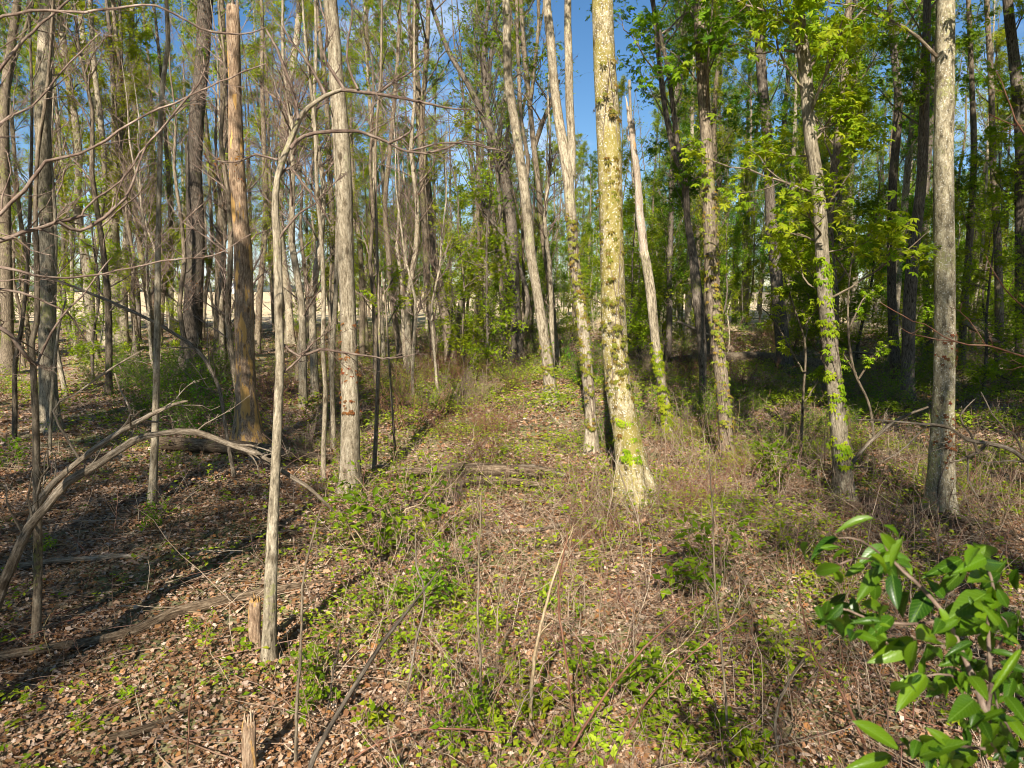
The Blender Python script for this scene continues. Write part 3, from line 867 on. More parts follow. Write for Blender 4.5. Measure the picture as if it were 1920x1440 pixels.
# splintered top of the broken snag and its bare wood, a part of the same dead tree
def snag_top():
    e = next(o for o in bpy.data.objects if o.name == 'broken_snag')
    D = hit(1254, 828); rng = np.random.default_rng(9)
    P, R = traced_path([(1208, 482, 15), (1204, 440, 15), (1199, 400, 15), (1196, 350, 14), (1192, 310, 13), (1188, 283, 12), (1184, 250, 11), (1180, 227, 8), (1177, 205, 5), (1173, 180, 1)], D, rng)
    mb = MB(); stem(mb, P, R, 14, .08, 0, 5, rng, rough=.12)
    P, R = traced_path([(1187, 270, 8), (1189, 245, 6), (1188, 222, 2)], D + .03, rng)
    stem(mb, P, R, 7, .06, 0, 5, rng, rough=.15)
    P, R = traced_path([(1180, 265, 5), (1176, 250, 4), (1176, 236, 1)], D - .03, rng)
    stem(mb, P, R, 7, .06, 0, 5, rng, rough=.15)
    mb.build('splintered_top', M['orange'], e, origin=np.array(e.location))
    e = next(o for o in bpy.data.objects if o.name == 'stripped_snag')
    D = hit(470, 838)
    mb = MB()
    for pts in ([(430, 30, 9), (429, 12, 7), (428, 4, 2)], [(444, 25, 7), (445, 8, 6), (445, -2, 1)], [(437, 20, 9), (436, 2, 6), (437, -6, 1)]):
        P, R = traced_path(pts, D, rng)
        stem(mb, P, R, 7, .05, 0, 5, rng, rough=.15)
    mb.build('splintered_top', M['dead'], e, origin=np.array(e.location))
snag_top()

# ------------------------------------------------------------------ hand placed bare branch sprays
def spray(mb, paths, D, rng, n1=7, n2=4, l1=.35, n3=3, minr=.0012, up=.1, step=.06, lean=0):
    out = []
    for pts in paths:
        P, R = traced_path(pts, D, rng, .02, lean)
        P2, R2 = catmull(P, R, step)
        P2 = P2 + rng.normal(0, .003, P2.shape)
        tubes(mb, P2, R2, 8)
        m = len(P2)
        # resample to 12 points for branching
        ii = np.linspace(0, m - 1, 12)
        Q = np.stack([np.interp(ii, np.arange(m), P2[:, c]) for c in range(3)], -1)[None]
        QR = np.interp(ii, np.arange(m), R2)[None]
        S1, R1 = ramify(Q, QR, n1, .12, l1, 6, rng, (.5, 1.0), up, .07, .45)
        R1 = np.maximum(R1, minr * 1.4); tubes(mb, S1, R1, 5)
        S2, R2_ = ramify(S1, R1, n2, .15, .5, 5, rng, (.5, 1.0), up, .09, .6)
        R2_ = np.maximum(R2_, minr); tubes(mb, S2, R2_, 4)
        out += [S1, S2]
        if n3:
            S3, R3 = ramify(S2, R2_, n3, .2, .5, 4, rng, (.4, 1.0), up, .09, .7)
            tubes(mb, S3, np.maximum(R3, minr * .8), 3)
            out.append(S3)
    return out
def buds(mb, segs, rng, size, frac=1.0):
    for S in segs[-1:]:
        T = S[:, -1]; d = norm(S[:, -1] - S[:, -2])
        k = rng.random(len(T)) < frac
        leaves(mb, OVATE, basis(d[k], rng.normal(0, 1, (k.sum(), 3))), T[k], size * rng.uniform(.5, 1.4, k.sum()))

def curved_branches():
    e, paths, D = e_curved
    rng = np.random.default_rng(77)
    mb = MB()
    L = [[(560, 227, 7), (553, 180, 7), (535, 130, 6), (520, 90, 5), (500, 55, 4)],
         [(610, 180, 7), (590, 140, 6), (572, 110, 5), (545, 75, 4), (530, 50, 3)],
         [(645, 167, 7), (620, 130, 6), (608, 100, 5), (612, 60, 4), (600, 0, 3)],
         [(640, 168, 7), (680, 172, 7), (730, 178, 6), (780, 190, 5), (830, 200, 4), (880, 205, 2)],
         [(672, 168, 5), (655, 130, 5), (650, 90, 4), (660, 30, 3), (655, -20, 3)],
         [(715, 170, 5), (745, 150, 4), (775, 130, 3), (800, 105, 2)],
         [(545, 278, 8), (570, 255, 7), (620, 246, 7), (670, 246, 6), (700, 257, 6), (728, 268, 5), (765, 284, 4), (820, 284, 4), (870, 265, 3), (930, 280, 2)],
         [(728, 268, 4), (760, 255, 4), (772, 240, 3), (765, 225, 2)],
         [(765, 284, 4), (830, 268, 3), (880, 272, 3), (950, 285, 2)],
         [(520, 333, 6), (545, 315, 5), (570, 345, 5), (600, 385, 4), (620, 420, 3)],
         [(520, 450, 5), (560, 400, 4), (590, 380, 3), (640, 330, 2)],
         [(526, 640, 5), (560, 668, 5), (600, 655, 5), (660, 664, 4), (720, 672, 3), (780, 665, 2)],
         [(524, 700, 5), (548, 685, 4), (590, 640, 3), (625, 615, 2)],
         [(520, 300, 5), (480, 290, 4), (440, 305, 3), (400, 300, 2)]]
    segs = spray(mb, L, D, rng, 7, 4, .34, 3, .0011)
    mb.build('branches', M['twig'], e, origin=np.array(e.location))
    lm = MB(); buds(lm, segs, rng, .02, .5)
    lm.build('buds', M['lred'], e, smooth=False, origin=np.array(e.location))
curved_branches()

def overhang():
    # a small bare tree rooted just outside the left edge; its long limbs reach in
    D = 3.6
    rng = np.random.default_rng(31)
    b = at(-190, 1100, D); g = float(th(b[0], b[1]))
    base = np.array([b[0], b[1], g])
    e = empty('bare_tree', base)
    tag(e, 'bare tree whose long purplish limbs reach in from beyond the left edge', 'tree')
    mb = MB()
    P, R = traced_path([(-190, 1150, 60), (-188, 900, 52), (-185, 600, 46), (-190, 450, 40), (-205, 250, 34), (-215, 50, 26), (-230, -200, 12)], D, rng)
    P[0, 2] = g - .15
    stem(mb, P, R, 18, .12, .3, 5, rng)
    mb.build('trunk', M['mid'], e, origin=base)
    L = [[(-188, 560, 16), (-60, 440, 9), (0, 402, 7), (45, 355, 7), (88, 303, 6), (150, 288, 5), (200, 262, 5), (250, 230, 4), (300, 205, 4), (355, 182, 3), (430, 145, 3), (500, 120, 2)],
         [(-186, 600, 18), (-60, 480, 11), (0, 452, 9), (40, 436, 8), (75, 428, 7), (110, 416, 7), (150, 405, 6), (165, 402, 5)],
         [(110, 416, 6), (150, 434, 7), (185, 415, 6), (205, 400, 6), (235, 370, 5), (255, 330, 4), (270, 280, 4), (330, 210, 4), (375, 155, 3), (383, 105, 2)],
         [(150, 405, 4), (180, 370, 4), (225, 340, 3), (290, 255, 3), (350, 195, 2)],
         [(-184, 640, 14), (-60, 530, 7), (0, 500, 6), (60, 515, 5), (100, 521, 4), (150, 518, 4), (220, 508, 3), (300, 490, 3), (400, 478, 2), (470, 440, 1.5)],
         [(-186, 300, 12), (-60, 250, 7), (0, 130, 6), (60, 60, 5), (120, 10, 4), (170, -40, 3)],
         [(-190, 450, 10), (-60, 330, 6), (0, 232, 5), (60, 200, 4), (120, 130, 3), (190, 60, 2)],
         [(-185, 680, 16), (-80, 600, 9), (0, 615, 8), (30, 645, 8), (60, 683, 7), (75, 670, 5), (110, 600, 4), (150, 560, 3), (210, 480, 2)],
         [(-186, 500, 9), (-70, 545, 6), (0, 540, 5), (70, 560, 4), (130, 590, 3), (160, 640, 2)],
         [(-190, 380, 10), (-40, 60, 6), (180, 20, 5), (290, 10, 4), (350, 40, 4), (400, 60, 4), (450, 64, 3), (500, 50, 2)]]
    mb = MB()
    segs = spray(mb, L, D, rng, 8, 4, .24, 3, .0009, .05, lean=.5)
    mb.build('branches', M['twig'], e, origin=base)
    lm = MB(); buds(lm, segs, rng, .016, .25)
    lm.build('buds', M['lred'], e, smooth=False, origin=base)
overhang()

def right_twigs():
    D = 3.4
    rng = np.random.default_rng(41)
    b = at(2080, 1150, D); g = float(th(b[0], b[1])); base = np.array([b[0], b[1], g])
    e = empty('bare_shrub', base)
    tag(e, 'bare shrub with long reddish shoots reaching in from beyond the right edge', 'shrub')
    mb = MB()
    P, R = traced_path([(2080, 1200, 30), (2070, 1000, 24), (2060, 820, 18), (2040, 640, 12), (2000, 420, 6)], D, rng); P[0, 2] = g - .1
    stem(mb, P, R, 12, .1, .2, 5, rng)
    L = [[(2050, 720, 9), (1980, 690, 7), (1918, 668, 5), (1850, 650, 4), (1787, 640, 4), (1750, 617, 3), (1693, 593, 2.5), (1650, 567, 1.5)],
         [(1787, 640, 3), (1750, 634, 3), (1710, 628, 2.5), (1690, 617, 1.5)],
         [(2040, 640, 7), (1960, 600, 4), (1900, 560, 3.5), (1870, 520, 3), (1850, 480, 2)],
         [(2020, 500, 6), (1950, 330, 4), (1918, 250, 4), (1895, 200, 3), (1870, 130, 2)],
         [(2020, 520, 5), (1960, 260, 4), (1900, 235, 3), (1850, 215, 2)],
         [(1850, 650, 3), (1815, 600, 2.5), (1800, 585, 2), (1780, 575, 1.5)]]
    L = [[(x, y, w_ * .72) for x, y, w_ in q] for q in L]
    spray(mb, L, D, rng, 4, 2, .14, 0, .0009, .02)
    mb.build('stems', M['red'], e, origin=base)
    mb = MB()
    e2 = empty('fallen_branch', base + np.array([-.1, .55, .0]))
    tag(e2, 'pale forked dead branch sprawling across the foot of the ivy-ringed trunk from the right edge', 'branch')
    L = [[(2010, 900, 10), (1960, 880, 9), (1918, 858, 9), (1883, 838, 8), (1850, 830, 7), (1813, 825, 6), (1783, 803, 5), (1750, 795, 5), (1700, 791, 4), (1650, 788, 3), (1607, 787, 2)],
         [(1850, 830, 6), (1833, 847, 6), (1815, 858, 4), (1782, 867, 3)],
         [(1833, 847, 5), (1820, 815, 4), (1800, 780, 3), (1830, 745, 2)],
         [(1918, 846, 5), (1900, 815, 4), (1870, 790, 3), (1840, 735, 2)],
         [(1815, 858, 4), (1815, 900, 3), (1835, 935, 2)],
         [(1783, 803, 4), (1740, 800, 3), (1700, 835, 3), (1660, 862, 2)]]
    spray(mb, L, D + .9, rng, 4, 2, .2, 0, .0012, .0)
    mb.build('wood', M['dead'], e2, origin=np.array(e2.location))
right_twigs()

def loose(name, label, cat, paths, mat, D=None, k=12, twigs=None, drop=True, seed=0, group=None, rough=.08, lift=0.0):
    """a lying or leaning piece of wood; every path point (px,py,w[,depth offset]); D None = each point lies on the ground"""
    rng = np.random.default_rng(300 + seed)
    mb = MB(); first = None
    for pts in paths:
        if D is None:
            P, R = [], []
            for q in pts:
                d = hit(q[0], q[1]); r = q[2] / 2 * scale_at(d, q[0], q[1])
                p = at(q[0], q[1], d); p[2] = float(th(p[0], p[1])) + r * 1.1 + .01 + lift
                P.append(p); R.append(r)
            P, R = np.array(P), np.array(R)
        else:
            P, R = traced_path(pts, D, rng)
        if first is None:
            first = P[0].copy()
        stem(mb, P, R, k, .12, 0, 5, rng, rough=rough)
        if twigs:
            m = len(P); ii = np.linspace(0, m - 1, 10)
            Q = np.stack([np.interp(ii, np.arange(m), P[:, c]) for c in range(3)], -1)[None]; QR = np.interp(ii, np.arange(m), R)[None]
            S1, R1 = ramify(Q, QR, twigs[0], .1, twigs[1], 6, rng, (.5, 1.1), .1, .08, .4)
            tubes(mb, S1, np.maximum(R1, .002), 4)
            S2, R2_ = ramify(S1, R1, 3, .2, .5, 4, rng, (.5, 1.1), .05, .09, .6)
            tubes(mb, S2, np.maximum(R2_, .0014), 3)
    o = mb.build(name, M[mat], None, origin=first)
    o.location = first
    tag(o, label, cat, group)
    return o
loose('leaning_branch', 'long arched dead branch in the left foreground, the lower and longer of two', 'branch',
      [[(-30, 1200, 21), (0, 1112, 20), (20, 1062, 20), (56, 986, 18), (90, 947, 15), (127, 903, 16), (183, 871, 13), (250, 826, 13), (300, 813, 10), (367, 810, 12), (433, 834, 11), (480, 850, 12), (530, 884, 9), (580, 915, 7), (625, 958, 4)],
       [(150, 885, 6), (175, 868, 4), (190, 842, 2)], [(367, 812, 5), (385, 795, 3), (430, 770, 2), (470, 740, 1)], [(440, 836, 5), (470, 835, 3), (520, 850, 2)]], 'dead', D=4.7, twigs=(8, .16), seed=1)
loose('leaning_branch', 'straighter dead branch above the long arched one, rising right to a split tip', 'branch',
      [[(10, 1075, 12), (45, 1010, 12), (80, 930, 12), (150, 863, 11), (217, 815, 11), (283, 778, 9), (330, 757, 6), (352, 752, 3)],
       [(217, 813, 5), (240, 790, 5), (243, 765, 4), (225, 730, 3), (215, 700, 2)], [(150, 863, 5), (100, 770, 4), (140, 740, 3), (210, 690, 3), (270, 655, 2)]], 'dead', D=4.85, twigs=(6, .25), seed=2)
loose('bent_sapling', 'thin bent-over sapling arching left to right above the arched dead branch', 'sapling',
      [[(440, 898, 9), (434, 865, 8), (427, 827, 7), (420, 780, 7), (413, 733, 7), (393, 690, 7), (367, 653, 7), (300, 610, 6), (233, 577, 6), (157, 545, 5), (100, 523, 4), (60, 500, 3)]], 'dead', D=hit(440, 898), k=8, twigs=(9, .22), seed=3)
loose('rotting_log', 'long flat rotting log across the left foreground litter, ending at the short stump', 'log',
      [[(-30, 1256, 22), (80, 1232, 20), (169, 1217, 19), (262, 1192, 19), (319, 1166, 22), (390, 1147, 20), (462, 1130, 18), (560, 1108, 12), (620, 1098, 8)]], 'rotten', seed=4, k=14)
loose('fallen_branch', 'slim half-buried branch lying in leaf litter above the long rotting log', 'branch',
      [[(22, 1075, 15), (100, 1062, 13), (169, 1056, 11), (230, 1052, 9), (282, 1052, 6)], [(340, 1046, 6), (390, 1042, 6), (440, 1035, 4)]], 'dead', seed=5)
loose('fallen_branch', 'dark branch lying in leaves at the bottom left below the long rotting log', 'branch',
      [[(206, 1396, 12), (260, 1382, 15), (310, 1362, 12), (370, 1330, 8), (430, 1300, 6)]], 'rotten', seed=6)
loose('fallen_log', 'thick brown log lying behind the arched dead branch at the foot of the stripped snag', 'log',
      [[(296, 846, 24), (350, 850, 26), (420, 853, 26), (480, 858, 26), (550, 868, 24), (612, 874, 18)]], 'rotten', seed=7, k=16)
loose('fallen_branch', 'pale stick lying between the tall pale trunk and the central brush pile', 'branch',
      [[(672, 880, 9), (720, 882, 9), (760, 884, 7), (800, 884, 4)]], 'dead', seed=8)
for i, pts in enumerate([[(760, 905, 14), (820, 900, 18), (900, 903, 24), (980, 906, 22), (1050, 898, 10)],
                         [(850, 925, 10), (900, 918, 16), (960, 920, 15), (1025, 926, 8)],
                         [(880, 888, 8), (930, 896, 12), (1000, 895, 12), (1060, 905, 6)]]):
    loose('rotten_log', ['greyish log at the left of the central pile below the bright strip', 'lowest log of the central pile, partly buried', 'uppermost thin log of the central pile'][i], 'log', [pts], 'rotten' if i < 2 else 'dead', seed=9 + i, k=12, lift=.06, group='logs of the central pile')
loose('fallen_branch', 'dead branch lying across the ground below the central log pile', 'branch', [[(900, 1010, 5), (950, 1003, 8), (1010, 998, 8), (1080, 985, 5)]], 'dead', seed=13)
loose('fallen_branch', 'dark crooked branch on the ground right of the curved sapling', 'branch', [[(540, 1050, 6), (580, 1030, 7), (640, 1035, 7), (700, 1028, 4)]], 'rotten', seed=14, twigs=(4, .3))
loose('fallen_log', 'low log running right from the foot of the leafy maple past the ivy-ringed trunk', 'log',
      [[(1400, 950, 9), (1480, 945, 12), (1560, 950, 11), (1650, 962, 13), (1750, 975, 15), (1830, 992, 14), (1900, 1010, 9)]], 'rotten', seed=15)
loose('fallen_branch', 'dark branch slanting down across the left half of the litter above the long rotting log', 'branch', [[(0, 985, 10), (60, 968, 9), (130, 950, 6)]], 'rotten', seed=17)
loose('fallen_log', 'large shaded log lying in the hollow between the dappled tree and the shaded dark trunk', 'log',
      [[(1255, 692, 20), (1340, 688, 24), (1420, 686, 24), (1480, 690, 22), (1560, 700, 18), (1600, 706, 10)]], 'mid', seed=16, k=16)
loose('leaning_stick', 'blackish bare pole leaning up to the right in the bottom centre', 'stick',
      [[(576, 1460, 11), (590, 1415, 10), (637, 1331, 8), (680, 1262, 8), (712, 1211, 7), (760, 1150, 5), (790, 1112, 4), (830, 1060, 2)]], 'dark', D=2.55, k=8, seed=18)
loose('leaning_branch', 'pale leafless branch leaning right in front of the leafy maple foot', 'branch',
      [[(1560, 915, 8), (1600, 865, 7), (1633, 827, 7), (1683, 787, 6), (1740, 763, 4)]], 'dead', D=hit(1560, 915) - .2, k=8, seed=19, twigs=(7, .3))
for i, (lab, pts) in enumerate([('dead limb slanting in the shade right of the ivy-ringed trunk', [(1800, 600, 8), (1850, 630, 10), (1900, 665, 12), (1960, 700, 12)]),
                                ('dark fallen limb lying in the shade left of the ivy-ringed trunk', [(1600, 660, 5), (1660, 665, 7), (1720, 672, 9), (1790, 680, 9)]),
                                ('short broken limb in the shade between the broken snag and dappled tree', [(1270, 602, 5), (1300, 615, 6), (1330, 628, 4)])]):
    loose('dead_limb', lab, 'branch', [pts], 'mid' if i < 2 else 'dead', D=hit(pts[-1][0], 690), k=8, seed=30 + i, twigs=(5, .25))
for i, (lab, pts) in enumerate([('tangled twiggy limb lying right of the ivy-ringed trunk', [(1800, 700, 4), (1850, 706, 6), (1900, 716, 7)]),
                                ('twiggy dead limb lying in shade near the right edge below the tangled one', [(1790, 730, 4), (1850, 738, 6), (1925, 735, 6)]),
                                ('dead limb on the ground at the right edge, lowest of the tangle', [(1840, 800, 5), (1880, 790, 6), (1930, 800, 6)])]):
    loose('dead_limb', lab, 'branch', [pts], 'dark', k=8, seed=40 + i, twigs=(12, .35), group='dead limbs tangled near the right edge')

def stump(px, top, bot, wd, label, seed):
    rng = np.random.default_rng(seed)
    D = hit(px, bot)
    P, R = traced_path([(px + 2, bot + 8, wd * 1.25), (px, bot - 25, wd), (px - 1, (top + bot) / 2, wd * .92), (px, top + 12, wd * .95), (px + 1, top, wd * .8)], D, rng)
    P[0, 2] = float(th(P[0, 0], P[0, 1])) - .05
    e = empty('stump', P[0]); tag(e, label, 'stump')
    mb = MB(); stem(mb, P, R, 18, .03, .1, 4, rng, rough=.10); mb.build('trunk', M['snag'], e, origin=P[0])
    mb = MB()
    r = R[-1]
    for j in range(9):
        a = j * .7; q = P[-1] + np.array([math.cos(a) * r * .75, math.sin(a) * r * .75, -.03]); h = rng.uniform(.03, .09)
        tubes(mb, np.array([q, q + [0, 0, h * .6], q + [rng.normal(0, .004), rng.normal(0, .004), h]]), np.array([r * .33, r * .24, .001]), 5)
    mb.build('splinters', M['snag'], e, origin=P[0])
stump(478, 1126, 1228, 24, 'short broken stump standing right against the curved sapling', 3)
stump(466, 1350, 1450, 25, 'short rotten stump at the bottom edge of the picture', 4)

# ------------------------------------------------------------------ creepers on trunks
def creeper(label, pts, D, wd, N0, size0, seed, mat='lvine', name='creeper', stemr=.006, tmpl=PALM):
    """leaves and a thin stem hugging the camera-facing side of a trunk; pts (px,py,trunk width)"""
    N, size = int(N0 * 1.7), size0 * .72
    rng = np.random.default_rng(seed)
    P, R = traced_path(pts, D, rng)
    P2, R2 = catmull(P, R, .12)
    e = empty(name, P2[0]); tag(e, label, 'creeper')
    n = len(P2)
    s = np.linspace(0, 1, n)
    mb = MB()
    for q in range(2):
        a = -np.pi / 2 + wd * np.sin(s * rng.uniform(4, 9) + q * 2 + seed) * .9
        V = P2 + np.stack([np.cos(a) * (R2 + .006), np.sin(a) * (R2 + .006), np.zeros(n)], -1)
        tubes(mb, V, np.full(n, stemr) * (1 - .5 * s), 5)
        Q = V[None, ::max(1, n // 12)]
        S1, R1 = ramify(Q, np.full(Q.shape[:2], stemr), 14, .05, -.22, 5, rng, (.6, 1.3), .4, .05, .5)
        # hug the trunk
        for c in range(S1.shape[1]):
            z = S1[:, c, 2]; cx = np.interp(z, P2[:, 2], P2[:, 0]); cyy = np.interp(z, P2[:, 2], P2[:, 1]); rr = np.interp(z, P2[:, 2], R2) + .008
            dx = S1[:, c, 0] - cx; dy = S1[:, c, 1] - cyy; l = np.hypot(dx, dy) + 1e-6
            S1[:, c, 0] = cx + dx / l * rr; S1[:, c, 1] = cyy + dy / l * rr
        tubes(mb, S1, np.maximum(R1, .0018), 3)
    mb.build('stem', M['twig'], e, origin=P2[0])
    lm = MB()
    cl = rng.uniform(0, 1, max(6, N // 5))
    t = np.clip(cl[rng.integers(0, len(cl), N)] + rng.normal(0, .035, N), 0, 1)
    a = -np.pi / 2 + rng.normal(0, wd, N)
    c = np.stack([np.interp(t, s, P2[:, i]) for i in range(3)], -1); rr = np.interp(t, s, R2)
    out = np.stack([np.cos(a), np.sin(a), np.zeros(N)], -1)
    T = c + out * (rr + .02)[:, None]
    d = norm(out * .55 + np.array([0, 0, -.7]) + rng.normal(0, .3, (N, 3)))
    leaves(lm, tmpl, basis(d, out + np.array([0, 0, .6])), T, size * rng.uniform(.5, 1.2, N))
    lm.build('leaves', M[mat], e, smooth=False, origin=P2[0])
creeper('dark green creeper tufts scattered up the thick mossy trunk', [(1176, 820, 46), (1155, 683, 46), (1150, 583, 46), (1146, 450, 45), (1142, 300, 44), (1138, 200, 42), (1135, 110, 41)], hit(1190, 930), .9, 130, .085, 11)
creeper('bright tuft of creeper leaves low on the thick mossy trunk', [(1182, 865, 50), (1176, 820, 47), (1168, 780, 46)], hit(1190, 930), .35, 26, .10, 12, 'lnear')
creeper('leafy creeper running up the twin-stemmed pale tree', [(1107, 800, 20), (1100, 683, 22), (1092, 600, 22), (1082, 533, 21), (1073, 450, 20), (1070, 400, 20)], hit(1110, 850), .9, 170, .075, 13, 'lvine')
creeper('dense leafy creeper round the lower half of the broken white snag', [(1254, 820, 18), (1248, 767, 17), (1237, 700, 16), (1228, 640, 17)], hit(1254, 828), 1.3, 150, .09, 14, 'lyel')
creeper('creeper climbing the dappled tree', [(1362, 860, 28), (1358, 767, 25), (1352, 700, 25), (1344, 633, 25), (1337, 550, 24), (1333, 450, 25), (1326, 300, 22)], hit(1362, 880), 1.2, 200, .085, 15)
creeper('reddish creeper on the tall pale trunk left of centre', [(657, 770, 33), (656, 720, 32), (655, 650, 30), (654, 600, 30)], hit(655, 925), .8, 46, .06, 16, 'lred')
creeper('dark stemmed creeper branching over the lower half of the ivy-ringed trunk', [(1764, 930, 43), (1766, 817, 39), (1770, 717, 36), (1772, 620, 35)], hit(1763, 965), .9, 60, .045, 17, 'lred', stemr=.006)
creeper('sparse leaves climbing the leafy maple trunk', [(1578, 870, 30), (1570, 783, 29), (1556, 650, 28), (1549, 583, 26), (1542, 483, 24)], hit(1585, 945), 1.1, 110, .10, 18, 'lnear')
creeper('short leafy creeper at the foot of the leaning grey trunk', [(1034, 745, 22), (1025, 667, 19), (1018, 620, 19)], hit(1037, 757), 1.2, 60, .08, 19, 'lvine')

# ------------------------------------------------------------------ leafy sprays hanging between trunks (saplings rooted in the ground)
def leafy_sapling(label, pts, paths, N, size, seed, mat='lnear', tmpl=PALM, D=None, name='maple_sapling'):
    rng = np.random.default_rng(seed)
    if D is None: D = hit(pts[0][0], pts[0][1])
    P, R = traced_path(pts, D, rng, .02)
    g = float(th(P[0, 0], P[0, 1])); P[0, 2] = g - .03
    base = P[0].copy()
    e = empty(name, base); tag(e, label, 'sapling')
    mb = MB(); stem(mb, P, R, 8, .1, 0, 5, rng)
    segs = spray(mb, paths, D, rng, 6, 2, .3, 0, .0015, .05)
    mb.build('stem', M['mid'], e, origin=base)
    lm = MB()
    Sx = segs[0]
    for q in range(len(paths)):
        S1 = segs[2 * q]
        T, B = leaf_on(rng, S1, N // len(paths), .03, .45, .35)
        leaves(lm, tmpl, B, T, size * rng.uniform(.6, 1.2, len(T)))
    lm.build('leaves', M[mat], e, smooth=False, origin=base)
leafy_sapling('young maple with yellow-green leaf tiers left of the leafy maple trunk', [(1500, 880, 6), (1505, 760, 5), (1510, 650, 4), (1490, 580, 3), (1470, 520, 2)],
              [[(1507, 700, 4), (1480, 650, 3), (1450, 600, 3), (1420, 570, 2)], [(1505, 760, 3), (1530, 720, 3), (1545, 690, 2)], [(1500, 620, 3), (1530, 580, 3), (1545, 540, 2)], [(1490, 580, 3), (1470, 540, 2), (1440, 560, 2)]], 260, .075, 51)
leafy_sapling('young maple with drooping leaves right of the leafy maple trunk', [(1640, 830, 6), (1630, 760, 5), (1600, 690, 5), (1590, 600, 4), (1595, 500, 3), (1610, 430, 2)],
              [[(1610, 710, 4), (1645, 660, 3), (1680, 640, 2)], [(1590, 620, 3), (1620, 560, 3), (1650, 540, 2)], [(1593, 520, 3), (1560, 470, 3), (1540, 450, 2)], [(1600, 470, 3), (1640, 430, 3), (1670, 420, 2)], [(1605, 700, 3), (1570, 650, 3), (1545, 640, 2)]], 340, .075, 52)
leafy_sapling('small bright spray of leaves on a thin sapling right of the tall pale trunk', [(742, 860, 5), (735, 760, 4), (728, 650, 4), (722, 560, 3), (715, 510, 2)],
              [[(725, 600, 3), (700, 560, 3), (680, 540, 2)], [(720, 550, 3), (745, 515, 3), (765, 500, 2)], [(726, 610, 3), (750, 570, 2), (775, 560, 2)]], 120, .065, 53)

